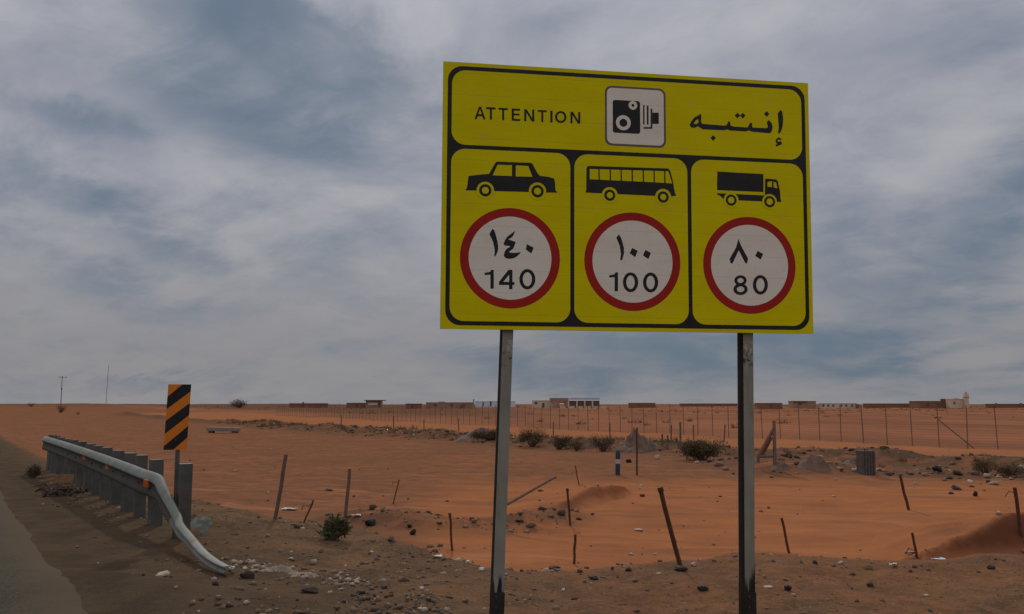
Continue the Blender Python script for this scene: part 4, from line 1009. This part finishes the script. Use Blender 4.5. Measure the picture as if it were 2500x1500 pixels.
# ------------------------------------------------------------------ heaps of soil and rubble
def heap(name, base_px, wpx, hpx, mat, label, cat, seed=1, rough=.22, sharp=1.3, flat=.8, n=26):
    B = hit(*base_px); s = B.y / F; w = wpx * s / 2; h = hpx * s; V = []; Fc = []
    xs = np.linspace(-1, 1, n); X, Y = np.meshgrid(xs, xs); r = np.hypot(X, Y)
    nz = fbm(X * 3 + seed * 7, Y * 3, 1.0, 5, seed * 3 + 5, .6)
    Z = np.clip(1 - r, 0, 1) ** sharp * (1 + rough * 2 * nz) + rough * .35 * fbm(X * 9, Y * 9 + seed, 1, 3, seed + 60) * np.clip(1 - r, 0, 1) ** .5
    Z = Z * h * 1.15 - .04 - .35 * sst(r, .92, 1.15)
    g = ground_h(B.x + X * w, B.y + Y * w * flat) - B.z
    V = np.stack([X * w, Y * w * flat, Z + g], -1).reshape(-1, 3)
    i = np.arange(n - 1)[:, None]; j = np.arange(n - 1)[None, :]
    Fc = np.stack([i * n + j, i * n + j + 1, (i + 1) * n + j + 1, (i + 1) * n + j], -1).reshape(-1, 4)
    o = mesh_np(name, V, Fc, mat, smooth=True); o.location = B
    return tag(o, label, cat)
heap('soil_heap', (1990, 1140), 98, 34, SOIL_D, 'rounded dark soil heap between the timber brace and the grooved concrete block', 'soil heap', 2)
heap('soil_heap', (1550, 1100), 122, 40, SOIL_D, 'lumpy brown soil pile behind the tall dark upright post', 'soil heap', 3, .5, 1.1)
heap('soil_heap', (1436, 1094), 60, 26, SOIL_D, 'small soil pile between the dark bushes', 'soil heap', 4, .25)
heap('soil_heap', (1165, 1074), 120, 27, SOIL_D, 'long low brush covered soil heap left of the left sign leg', 'soil heap', 5, .3, 1.1)
heap('soil_heap', (1905, 1142), 60, 16, SOIL_D, 'low rubbly soil heap at the foot of the timber brace', 'soil heap', 6, .4, 1.0)
heap('soil_heap', (2080, 1134), 60, 14, SOIL_D, 'low clod heap left of the grooved concrete block', 'soil heap', 7, .45, .9)
heap('rubble_ridge', (690, 1396), 230, 15, SOIL_P, 'pale crumbled rubble ridge right of the crushed guardrail end', 'rubble', 8, .8, .5, .22, 40)
heap('rubble_ridge', (822, 1418), 110, 9, SOIL_P, 'small pale rubble spill right of the longer rubble ridge', 'rubble', 9, .5, .9, .4)

# ------------------------------------------------------------------ stones and litter one can pick out
def rock_mesh(name, seed, sub=2, jag=.28):
    """broken stone or clod: hull of random points, so the faces are flat and the edges uneven"""
    q = np.random.default_rng(seed); bm = bmesh.new(); n = 34 if sub == 2 else 11
    p = q.normal(size=(n, 3)); p /= np.linalg.norm(p, axis=1)[:, None]; p *= q.uniform(.62, 1.12, n)[:, None]
    p[:, 2] = np.clip(p[:, 2], -.75, .8 + .3 * q.random())
    for c in p: bm.verts.new(c)
    r_ = bmesh.ops.convex_hull(bm, input=bm.verts)
    loose = [v for v in bm.verts if not v.link_faces]; bmesh.ops.delete(bm, geom=loose, context='VERTS')
    bmesh.ops.triangulate(bm, faces=bm.faces)
    if sub == 2:
        bmesh.ops.subdivide_edges(bm, edges=bm.edges[:], cuts=1, use_grid_fill=True)
        for v in bm.verts: v.co += Vector(q.normal(size=3)) * .035
        bmesh.ops.triangulate(bm, faces=bm.faces)
    me = bpy.data.meshes.new(name); bm.to_mesh(me); bm.free(); return me
def rock(name, px, w, h, mat, label, cat, seed, rot=0, tilt=0, dfac=.8, sub=2):
    B = hit(*px); s = B.y / F; me = rock_mesh(name, seed, sub); me.materials.append(mat)
    o = bpy.data.objects.new(name, me); COL.objects.link(o)
    o.scale = (w * s / 2, w * s / 2 * dfac, h * s / 2 * 1.1); o.location = B + Vector((0, 0, h * s * .28)); o.rotation_euler = (0, R(tilt), R(rot))
    return tag(o, label, cat)
rock('stone', (396, 1408), 40, 17, STONE_P, 'pale flat stone on the shoulder between the asphalt and the rail end', 'stone', 21, 30, -14)
rock('stone', (566, 1391), 17, 11, STONE_W, 'white stone touching the tip of the crushed rail end', 'stone', 22)
rock('stone', (598, 1390), 11, 8, STONE_W, 'small white stone right of the crushed rail end', 'stone', 23)
rock('stone', (523, 1416), 14, 11, STONE_P, 'small pale stone below the crushed rail end', 'stone', 24)
rock('stone', (430, 1437), 10, 9, STONE_P, 'little pale stone on bare shoulder right of the flat pale stone', 'stone', 25)
rock('stone', (1029, 1440), 12, 10, STONE_W, 'bright white stone on the gravel left of the left sign leg', 'stone', 26)
rock('stone', (1375, 1443), 10, 9, STONE_W, 'bright white stone on the gravel between the sign legs', 'stone', 27)
rock('stone', (1693, 1382), 14, 12, STONE_P, 'pale stone right of the foot of the longest rusty pole', 'stone', 28)
rock('stone', (1605, 1122), 15, 15, STONE_P, 'pale boulder between the tall dark post and the biggest bush', 'stone', 29)
rock('stone', (2052, 1378), 16, 10, STONE_P, 'pale stone on the gravel edge right of the right sign leg', 'stone', 30)
rock('stone', (1875, 1437), 26, 9, STONE_P, 'flat pale stone just right of the foot of the right sign leg', 'stone', 31)
rock('stone', (1175, 1392), 18, 9, STONE_W, 'flat white stone just left of the left sign leg', 'stone', 32)
rock('stone', (1142, 1375), 14, 9, STONE_W, 'white stone farther left of the left sign leg at the sand edge', 'stone', 33)
rock('stone', (1560, 1296), 22, 7, STONE_P, 'flat pink slab in the smooth sand left of the longest rusty pole', 'stone', 34)
rock('stone', (1563, 1194), 9, 8, STONE_P, 'tiny pale stone on top of the low sand heap', 'stone', 35)
rock('stone', (2368, 1178), 13, 10, STONE_W, 'white lump in the litter left of the brown dry bush', 'stone', 36)
rock('stone', (2493, 1146), 18, 13, STONE_P, 'pale block at the right edge behind the dark scrub', 'stone', 37)
rock('stone', (2092, 1149), 14, 9, STONE_P, 'pale stone at the left foot of the grooved concrete block', 'stone', 38)
rock('stone', (2235, 1183), 12, 9, STONE_P, 'pinkish stone right of the leaning stake in the smooth sand', 'stone', 39)
TY = 'scrap'
rock('tyre_scrap', (907, 1283), 32, 22, RUBBER, 'black curled tyre scrap right of the green shrub', TY, 51, 25, 22)
rock('tyre_scrap', (1000, 1288), 14, 12, RUBBER, 'upper black scrap left of the rusty stake by the left sign leg', TY, 52, 10, 30)
rock('tyre_scrap', (1008, 1306), 16, 18, RUBBER, 'lower black scrap left of the rusty stake by the left sign leg', TY, 53, 30, 40)
rock('tyre_scrap', (1450, 1415), 28, 11, RUBBER, 'flat black scrap on the gravel left of the longest rusty pole', TY, 54)
rock('tyre_scrap', (1923, 1442), 22, 18, RUBBER, 'round black lump on the gravel right of the right sign leg', TY, 55)
rock('tyre_scrap', (1716, 1440), 32, 13, RUBBER, 'black scrap on the gravel left of the right sign leg', TY, 56, 0, 8)
rock('tyre_scrap', (2125, 1432), 20, 12, STONE_D, 'dark lump on the gravel right of the round black lump', TY, 57)
rock('tyre_scrap', (2421, 1390), 20, 13, STONE_D, 'dark lump on the gravel below the dark sand heap', TY, 58)
rock('tyre_scrap', (1989, 1376), 14, 10, STONE_D, 'dark lump at the gravel edge between the pale stone and the right sign leg', TY, 59)
rock('tyre_scrap', (1535, 1130), 16, 11, RUBBER, 'black lump between the blue marker post and the tall dark post', TY, 60)
rock('tyre_scrap', (1660, 1393), 36, 14, STONE_D, 'dark clod pile at the foot of the longest rusty pole', 'clod', 61)
rock('tyre_scrap', (1353, 1390), 30, 11, STONE_D, 'dark clod left of the short upright stake between the sign legs', 'clod', 62)
rock('tyre_scrap', (1495, 1392), 10, 10, STONE_D, 'small dark lump at the gravel edge between two clods', 'clod', 63)
rock('tyre_scrap', (1533, 1394), 20, 10, STONE_D, 'dark clod at the gravel edge left of the longest rusty pole', 'clod', 64)
rock('tyre_scrap', (2290, 1152), 28, 18, RUBBER, 'tilted black tyre scrap in the litter right of the grooved block', TY, 65, 0, 30)
rock('tyre_scrap', (2318, 1170), 17, 11, STONE_D, 'dark lump below the tilted tyre scrap', TY, 66)
rock('tyre_scrap', (2335, 1196), 28, 13, STONE_D, 'long dark lump beside a white speck in the litter', TY, 67, 0, 12)
rock('tyre_scrap', (2381, 1212), 13, 16, RUBBER, 'small pointed black lump in the sand below the brown dry bush', TY, 68)
rock('tyre_scrap', (2322, 1207), 14, 8, STONE_D, 'small brown lump below the long dark lump', TY, 69)
rock('tyre_scrap', (1568, 1213), 16, 8, STONE_D, 'flat dark lump on the near slope of the low sand heap', TY, 70)
rock('tyre_scrap', (1269, 1274), 22, 10, STONE_D, 'dark clod in the sand just right of the left sign leg', 'clod', 71)
rock('tyre_scrap', (955, 1322), 20, 16, STONE_B, 'brown clod in the orange sand right of the green shrub', 'clod', 72)
rock('tyre_scrap', (725, 1290), 18, 12, STONE_D, 'dark clump below the short thin stake on the slope', 'clod', 73)
rock('tyre_scrap', (803, 1198), 24, 8, STONE_B, 'brown clod on the plain left of the post in the green shrub', 'clod', 74)
rock('tyre_scrap', (2072, 1131), 14, 11, STONE_D, 'dark lump on the clod heap left of the grooved block', 'clod', 75)
rock('tyre_scrap', (1944, 1134), 18, 9, STONE_D, 'dark lump at the left foot of the rounded soil heap', 'clod', 76)
rock('tyre_scrap', (605, 1412), 36, 22, STONE_D, 'dark clod just past the tip of the crushed rail', 'clod', 77)
rock('tyre_scrap', (757, 1447), 54, 20, STONE_D, 'largest dark clod at the bottom of the photo left of centre', 'clod', 78, 0, 12)
rock('tyre_scrap', (882, 1450), 20, 11, STONE_D, 'dark clod at the bottom right of the largest dark clod', 'clod', 79)
rock('tyre_scrap', (985, 1418), 32, 12, STONE_B, 'long brown clod on the gravel left of the bright white stone', 'clod', 80)
def sheet_litter(name, px, w, h, mat, label, cat, seed, rot=0):
    B = hit(*px); s = B.y / F; q = np.random.default_rng(seed); n = 7
    xs = np.linspace(-1, 1, n); X, Y = np.meshgrid(xs, xs)
    Z = .3 * h * s * (1 + fbm(X * 1.7 + seed, Y * 1.7, 1, 3, seed)) + .01
    V = np.stack([X * w * s / 2 * (1 + .15 * q.normal(size=X.shape)), Y * w * s / 2 * .6, Z], -1).reshape(-1, 3)
    V2 = V.copy(); V2[:, 2] -= .006; i = np.arange(n - 1)[:, None]; j = np.arange(n - 1)[None, :]
    Fc = np.stack([i * n + j, i * n + j + 1, (i + 1) * n + j + 1, (i + 1) * n + j], -1).reshape(-1, 4)
    o = mesh_np(name, np.vstack([V, V2]), np.vstack([Fc, Fc[:, ::-1] + n * n]), mat); o.location = B; o.rotation_euler = (0, 0, R(rot))
    return tag(o, label, cat)
sheet_litter('litter_sheet', (2222, 1354), 24, 14, PLASTIC_G, 'pale crumpled bag at the foot of the short stake by the dark sand heap', 'litter', 1)
sheet_litter('litter_sheet', (2290, 1368), 32, 9, PALEBLUE, 'pale bluish flat scrap below the tip of the dark sand heap', 'litter', 2)
sheet_litter('litter_sheet', (2182, 1384), 22, 16, WHITEP, 'pale crumpled scrap with a dark side on the gravel edge at right', 'litter', 3, 40)
sheet_litter('litter_sheet', (870, 1262), 24, 11, WHITEP, 'pale grey rag right of the post in the green shrub', 'litter', 4)
sheet_litter('litter_sheet', (706, 1246), 36, 9, WHITEP, 'pale scrap lying right of the leftmost tall grey post', 'litter', 5)
sheet_litter('litter_sheet', (1068, 1362), 22, 12, PLASTIC_G, 'grey green rag on the gravel edge left of the left sign leg', 'litter', 6, 20)
# board and dark brush at the rail foot
def rail_board():
    B = hit(155, 1182); root = B; mb = MB(); mb.box((0, 0, .09), (.34, .03, .20), (R(-28), 0, R(18)))
    o = mb.build('board', WOOD_B, None, bevel=.004, origin=None); o.location = B
    tag(o, 'short orange brown board leaning at the far foot of the guardrail', 'board')
rail_board()
def tyre_strips():
    B = hit(165, 1208); q = random.Random(9); mb = MB()
    for k in range(26):
        a = Vector((q.uniform(-.32, .32), q.uniform(-.35, .35), q.uniform(.01, .05))); d = Vector((q.uniform(-.3, .3), q.uniform(-.12, .12), q.uniform(-.01, .12)))
        m = a + d * .5 + Vector((0, 0, q.uniform(.02, .09))); r = q.uniform(.012, .03)
        mb.tube(a, m, r, r, 5); mb.tube(m, a + d, r, r * .5, 5)
    o = mb.build('tyre_strips', STONE_D, None); o.location = B
    tag(o, 'tangled pile of dark shredded tyre strips on the shoulder beside the guardrail', 'tyre shreds')
tyre_strips()

# ------------------------------------------------------------------ poles at the far left
def utility_pole():
    B = hit(148, 1000, 50, 320); s = B.y; T = P(152, 919, s); root = empty('utility_pole', B, 'far wooden utility pole with a crossarm at the left of the skyline', 'utility pole')
    mb = MB(); mb.tube(B - Vector((0, 0, .5)), T, .17, .11, 8); mb.build('pole', WOOD_G, root, origin=B)
    mb = MB(); mb.tube(P(143, 922, s), P(163, 922, s), .07, n=6); mb.build('crossarm', WOOD_G, root, origin=B)
    for x in (144, 153, 162):
        mb = MB(); a = P(x, 921, s); mb.tube(a, a + Vector((0, 0, .4)), .07, .05, 6); mb.build('insulator', CONC_D, root, origin=B)
    mb = MB(); a = P(150.5, 950, s); mb.box(a, (.35, .35, .6)); mb.build('switch_box', CONC_D, root, origin=B)
utility_pole()
def mast():
    B = hit(258, 996, 200, 900); s = B.y; T = P(265, 893, s); root = empty('radio_mast', B, 'very faint slender mast on the skyline between the utility pole and the striped marker', 'mast')
    m = simple('hazy mast steel', (.42, .42, .43), (.38, .38, .39), 1, .8, 0, 0); k = s / F * .55; mb = MB()
    for dx_, dy_ in ((-k, 0), (k, 0), (0, k)): mb.tube(B + Vector((dx_, dy_, -1)), T + Vector((dx_ * .6, dy_, 0)), .07, .06, 4)
    mb.build('legs', m, root, origin=B); mb = MB()
    for i in range(28):
        a = B.lerp(T, i / 28); b = B.lerp(T, (i + 1) / 28); sg = -1 if i % 2 else 1; mb.tube(a + Vector((sg * k, 0, 0)), b - Vector((sg * k, 0, 0)), .045, n=4)
    mb.build('lattice', m, root, origin=B)
mast()

# ------------------------------------------------------------------ buildings on the skyline
def bld(name, x0, x1, ytop, ybase, Yd, mat, label, cat='building', parts=(), depth=None):
    """one low building: pixel extent at distance Yd; parts = (kind, x0, x1, y0, y1, material)"""
    a = P(x0, ybase, Yd); b = P(x1, ytop, Yd); z0 = min(gh((a.x + b.x) / 2, Yd) - .3, a.z)
    base = Vector(((a.x + b.x) / 2, Yd, z0)); dp = depth or max(3.0, min(12., (b.x - a.x) * .6))
    root = empty(name, base, label, cat)
    mb = MB(); mb.box(((a.x + b.x) / 2, Yd + dp / 2, (z0 + b.z) / 2), (b.x - a.x, dp, b.z - z0)); mb.build('walls', mat, root, origin=base)
    mb = MB(); mb.box(((a.x + b.x) / 2, Yd + dp / 2, b.z + .12), (b.x - a.x + .3, dp + .3, .22)); mb.build('parapet', mat, root, origin=base)
    for (k, px0, px1, py0, py1, m, pr) in parts:
        c = P(px0, py1, Yd); d = P(px1, py0, Yd); mb = MB()
        if pr >= 0: mb.box(((c.x + d.x) / 2, Yd - pr / 2 - .02, (c.z + d.z) / 2), (d.x - c.x, pr + .06, d.z - c.z))
        else: mb.box(((c.x + d.x) / 2, Yd + .5 - pr, (c.z + d.z) / 2), (d.x - c.x, 2.0, d.z - c.z))
        mb.build(k, m, root, origin=base)
    return root, base
D1 = 420.
bld('long_building', 1380, 1463, 980, 998, D1, PLASTER, 'long tan building with dark bays and a pale roof between the sign legs', parts=
    [('upper_storey', 1344, 1389, 972, 985, PLASTER, -2.2), ('pale_roof', 1390, 1464, 971.5, 976.5, PALEROOF, .8)] +
    [('dark_bay', x, x + 16.5, 979.5, 991.5, DARKV, .1) for x in (1390, 1409, 1428, 1447)] + [('buttress', x, x + 3.5, 979, 998, PLASTER_L, .5) for x in (1386, 1406.6, 1425.6, 1444.6)] +
    [('white_trough', x, x + 13, 992, 998.5, PLASTER_L, 1.2) for x in (1367, 1389.5, 1410, 1429, 1447, 1466)])
bld('house', 1300, 1366, 979, 997, D1 + 6, PLASTER_L, 'low cream house joined to the left of the long tan building', parts=[('upper_block', 1342, 1366, 973, 980, PLASTER, -1.5), ('window', 1346, 1352, 976, 983, DARKV, .1), ('doorway', 1324, 1329, 984, 995, DARKV, .1), ('window', 1305, 1312, 982, 987, DARKV, .1)])
bld('house', 893, 931, 979, 993, 400, PLASTER, 'small flat roofed house on the skyline left of the big sign', parts=[('white_wall_panel', 899, 922, 984, 990, PLASTER_L, .3), ('roof_slab', 890, 943, 977, 979, DARKV, .8), ('doorway', 924, 929, 983, 993, DARKV, .1)])
bld('wall', 846, 893, 985, 994, 405, PLASTER_R, 'red brown wall joined to the left of the small flat roofed house', 'wall', depth=1.0, parts=[('gate_gap', 868, 874, 986, 994, DARKV, .05)])
bld('wall', 706, 800, 986, 994, 430, PLASTER_R, 'long low brown wall on the skyline left of the small house', 'wall', depth=1.0, parts=[('pier', 738, 742, 982, 994, DARKV, .2)])
bld('house', 991, 1028, 987, 997, 380, PLASTER_R, 'small dark hut right of the small flat roofed house', parts=[('doorway', 1004, 1009, 990, 997, DARKV, .1)])
bld('compound', 1040, 1155, 984, 998, 390, PLASTER, 'long tan walled compound left of the left sign leg', 'compound', depth=8, parts=[('window', 1060, 1066, 987, 992, DARKV, .1), ('window', 1100, 1106, 987, 992, DARKV, .1), ('upper_room', 1070, 1085, 981, 986, PLASTER, -2), ('gate', 1124, 1134, 988, 997, PLASTER_R, .2)])
bld('storage_shed', 1160, 1258, 981, 993, 520, PALEBLUE, 'pale bluish white shed on the skyline behind the left sign leg', 'shed', parts=[('dark_door', 1196, 1200, 980, 992, DARKV, .1), ('dark_door', 1178, 1181, 982, 992, DARKV, .1), ('vent_stack', 1155, 1158, 975, 993, CONC, .6)])
bld('wall', 1535, 1600, 985, 992, 470, PLASTER_R, 'low brown wall on the skyline right of the long building', 'wall', depth=1.2, parts=[('pier', 1560, 1564, 984, 992, PLASTER_R, .2)])
bld('wall', 1660, 1800, 986.5, 993, 500, PLASTER_R, 'long faint brown wall on the skyline left of the right sign leg', 'wall', depth=1.2, parts=[('pier', 1700, 1704, 985.5, 992, PLASTER_R, .2), ('pier', 1755, 1759, 985.5, 992, PLASTER_R, .2)])
bld('house', 1852, 1910, 985.5, 993, 400, PLASTER_R, 'long red brown hut just right of the right sign leg', parts=[('doorway', 1880, 1886, 987, 993, RUST_G, .1)])
bld('house', 1936, 1992, 980.5, 994, 420, PLASTER, 'tan house on the skyline right of the red brown hut', parts=[('dark_roof_edge', 1936, 1970, 979.5, 982, DARKV, .5), ('window', 1950, 1956, 984, 989, DARKV, .1)])
bld('arcade', 2005, 2092, 986, 997, 420, PLASTER_L, 'cream wall with a row of small dark openings on the right skyline', 'building', depth=3, parts=[('opening', x, x + 4, 988, 993, DARKV, .1) for x in (2008, 2020, 2032, 2052, 2064, 2078)] + [('dark_door', 2089, 2097, 987, 997, PLASTER_R, .4)])
bld('wall', 2110, 2245, 986.5, 996, 450, PLASTER_R, 'long plain brown wall on the right skyline', 'wall', depth=1.5, parts=[('pier', 2160, 2164, 985.5, 996, PLASTER_R, .2), ('pier', 2210, 2214, 985.5, 996, PLASTER_R, .2)])
bld('house', 2246, 2336, 980.5, 996, 430, PLASTER_R, 'red brown flat roofed house beside the mosque', parts=[('roof_tank', 2302, 2310, 974, 982, DARKV, -1), ('window', 2262, 2268, 985, 990, DARKV, .1), ('window', 2288, 2294, 985, 990, DARKV, .1)])
mq, mb0 = bld('mosque', 2320, 2352, 975.5, 998, 425, PLASTER_L, 'small cream mosque with a short square minaret on the right skyline', 'mosque', parts=[('window', 2328, 2332, 981, 987, PLASTER_R, .1), ('arched_door', 2355, 2364, 986, 997, DARKV, .2)])
def minaret():
    a = P(2360, 998, 424); t = P(2360, 962, 424); k = 424 / F; mb = MB(); z0 = a.z - 1
    mb.box((a.x, 424, (z0 + t.z) / 2), (9 * k, 9 * k, t.z - z0)); mb.build('minaret', PLASTER_L, mq, origin=mb0)
    mb = MB(); mb.box((a.x, 424, P(0, 970, 424).z), (11.5 * k, 11.5 * k, 1.2 * k)); mb.build('balcony', PLASTER, mq, origin=mb0)
    mb = MB(); mb.tube((a.x, 424, t.z), (a.x, 424, P(0, 956.5, 424).z), 3.6 * k, .5 * k, 10); mb.build('minaret_cap', PLASTER, mq, origin=mb0)
    mb = MB(); n = 12; c = P(2338, 976, 427)
    for i in range(4):
        r0 = 8 * k * math.cos(R(22 * i)); r1_ = 8 * k * math.cos(R(22 * (i + 1))); mb.tube((c.x, 429, c.z + 4.2 * k * math.sin(R(22 * i))), (c.x, 429, c.z + 4.2 * k * math.sin(R(22 * (i + 1)))), r0, max(r1_, .05), n, caps=False)
    mb.build('dome', PLASTER, mq, origin=mb0)
minaret()
bld('wall', 2410, 2520, 987.5, 996, 430, PLASTER_R, 'dark red brown wall at the right end of the skyline', 'wall', depth=1.5, parts=[('pier', 2430, 2434, 984.5, 996, PLASTER_R, .2), ('pier', 2490, 2494, 984.5, 996, PLASTER_R, .2)])

# ------------------------------------------------------------------ gravel, clods and dry tufts: more than anyone could count
def scatter(name, n, xr, yr, smin, smax, dens, mats, seed, flat=.6):
    q = np.random.default_rng(seed); base = []
    for k in range(6):
        me = rock_mesh('tmp', 200 + k, 1)
        co = np.empty(len(me.vertices) * 3); me.vertices.foreach_get('co', co)
        base.append((co.reshape(-1, 3), np.array([p.vertices[:] for p in me.polygons])))
        bpy.data.meshes.remove(me)
    X = q.uniform(*xr, n); Y = q.uniform(*yr, n); keep = q.random(n) < dens(X, Y); X = X[keep]; Y = Y[keep]; m = len(X)
    s = smin * (smax / smin) ** (q.random(m) ** 2.8) / 2
    a = q.uniform(0, 6.283, m); ca, sa = np.cos(a)[:, None], np.sin(a)[:, None]
    sx = (s * q.uniform(.8, 1.6, m))[:, None]; sy = s[:, None]; sz = (s * q.uniform(.4, .95, m))[:, None]
    Zg = ground_h(X, Y); kind = q.integers(0, 6, m); VV = []; FF = []; MM = []; off = 0; midx = q.integers(0, len(mats), m)
    for k, (b, tri) in enumerate(base):
        w = np.where(kind == k)[0]
        if not len(w): continue
        x, y, z = b[None, :, 0] * sx[w], b[None, :, 1] * sy[w], b[None, :, 2] * sz[w]
        VV.append(np.stack([x * ca[w] - y * sa[w] + X[w][:, None], x * sa[w] + y * ca[w] + Y[w][:, None], z + Zg[w][:, None] + sz[w] * .3], -1).reshape(-1, 3))
        FF.append((tri[None] + (off + np.arange(len(w)) * len(b))[:, None, None]).reshape(-1, 3)); off += len(w) * len(b); MM.append(np.repeat(midx[w], len(tri)))
    o = mesh_np(name, np.vstack(VV), np.vstack(FF), None); mi = np.concatenate(MM).astype(np.int32)
    for mm in mats: o.data.materials.append(mm)
    o.data.polygons.foreach_set('material_index', mi)
    return tag(o, kind='stuff')
G_A = simple('gravel brown', (.20, .13, .085), (.14, .092, .06), 7, .95, 0, 0)
G_B = simple('gravel grey', (.17, .135, .10), (.115, .09, .07), 7, .95, 0, 0)
G_C = simple('gravel dark', (.105, .068, .046), (.075, .05, .036), 7, .95, 0, 0)
G_D = simple('gravel pale', (.40, .31, .225), (.31, .23, .165), 7, .95, 0, 0)
G_E = simple('gravel reddish', (.28, .145, .085), (.21, .11, .07), 7, .95, 0, 0)
def d_sh(X, Y):
    u, fld, g = masks(X, Y); patch = .35 + .9 * sst(fbm(X, Y, 1.3, 4, 77), -.15, .5)
    return g * sst(u, .1, 1.4) * patch * np.where(X > .6, .5, 1.0)
scatter('gravel', 30000, (-12, 11), (4.5, 17), .010, .075, d_sh, [G_A, G_B, G_C, G_A, G_D, G_E, G_B, G_C], 5)
RUB = [tuple(hit(x, y)[:2]) for x, y in ((590, 1378), (660, 1385), (745, 1398), (800, 1412), (860, 1422))]
scatter('pale_rubble', 9000, (-4.5, 0), (6, 9.5), .012, .10, lambda X, Y: np.exp(-.5 * (seg_dist(X, Y, RUB) / .13) ** 2), [G_D, SOIL_P, G_D, G_A], 15)
scatter('verge_clods', 5200, (-2.4, 1.4), (5.4, 8.2), .02, .10, lambda X, Y: sst(fbm(X, Y, .9, 4, 171), -.15, .35) * sst(-Y - .25 * X, -7.6, -6.2) * .55, [G_C, STONE_D, G_B, G_C, G_D, G_A], 19)
def d_edge(X, Y):
    e = Y - shoulder_edge(X); u = road_u(X, Y); return np.exp(-.5 * (e / .5) ** 2) * sst(u, 1.5, 3)
scatter('gravel', 5000, (-9, 13), (8, 20), .02, .13, d_edge, [G_C, G_A, G_E, G_C, G_D], 6)
def d_field(X, Y):
    u, fld, g = masks(X, Y); return fld * (.10 + .9 * sst(fbm(X, Y, 4, 3, 78), .1, .6)) * np.clip(14 / Y, 0, 1)
scatter('scattered_stones', 6500, (-22, 22), (10, 42), .02, .13, d_field, [G_C, G_E, G_E, G_D, G_A], 7)
def d_berm(X, Y): return np.exp(-.5 * (seg_dist(X, Y, BERM) / 1.4) ** 2)
scatter('scattered_stones', 16000, (-20, 24), (20, 75), .05, .38, d_berm, [G_C, G_A, G_E, STONE_D, G_C, G_A, G_D], 8)
scatter('bank_clods', 3200, (6, 18.5), (22, 31), .03, .34, lambda X, Y: np.exp(-.5 * (seg_dist(X, Y, BANK_R) / 1.1) ** 2) * .55, [G_C, STONE_D, G_A, G_C, G_E, G_D], 17)
scatter('bank_clods', 1500, (-4, 2.5), (13.5, 17), .03, .20, lambda X, Y: np.exp(-.5 * (seg_dist(X, Y, BANK_L) / .32) ** 2) * .6, [G_C, G_A, G_E, G_C], 18)
def tufts(name, n, xr, yr, dens, mat, seed, hgt):
    q = np.random.default_rng(seed); X = q.uniform(*xr, n); Y = q.uniform(*yr, n); k = q.random(n) < dens(X, Y); X, Y = X[k], Y[k]; m = len(X); bl = 22
    Zg = ground_h(X, Y); P0 = np.repeat(np.stack([X, Y, Zg], 1), bl, 0); sc_ = np.repeat(hgt * q.uniform(.4, 1.3, m), bl)[:, None]; N_ = m * bl
    d = q.normal(size=(N_, 3)) * np.array([.75, .75, .25]) + np.array([0, 0, .8]); d /= np.linalg.norm(d, axis=1)[:, None]
    root = P0 + q.normal(size=(N_, 3)) * np.array([.35, .35, 0]) * sc_
    sd_ = np.cross(d, q.normal(size=(N_, 3))); sd_ /= np.linalg.norm(sd_, axis=1)[:, None]; w = .055 * sc_
    tip = root + d * sc_ * q.uniform(.4, 1.1, N_)[:, None]
    V = np.stack([root - sd_ * w, root + sd_ * w, tip], 1).reshape(-1, 3)
    return tag(mesh_np(name, V, np.arange(N_ * 3).reshape(-1, 3), mat), kind='stuff')
tufts('dry_tufts', 1500, (-11, 4), (7, 18), lambda X, Y: d_sh(X, Y) * .55 * sst(fbm(X, Y, 1.6, 3, 99), .0, .4), LEAF_B, 12, .075)
tufts('dry_tufts', 2600, (-20, 22), (18, 80), lambda X, Y: d_berm(X, Y) * .8, LEAF_B, 13, .25)
tufts('bank_brush', 9000, (-34, 9), (34, 110), lambda X, Y: np.exp(-.5 * (seg_dist(X, Y, BERM) / 1.3) ** 2) * (.25 + .75 * sst(fbm(X, Y, 5, 3, 66), -.1, .3)), LEAF_O, 16, .34)
tufts('far_scrub', 5200, (-330, 330), (70, 560), lambda X, Y: sst(-fence_q(X, Y), 4, 40) * (.12 + .88 * sst(fbm(X, Y, 60, 3, 55), 0, .5)) * (np.abs(X) < Y * .75), LEAF_B, 14, .75)
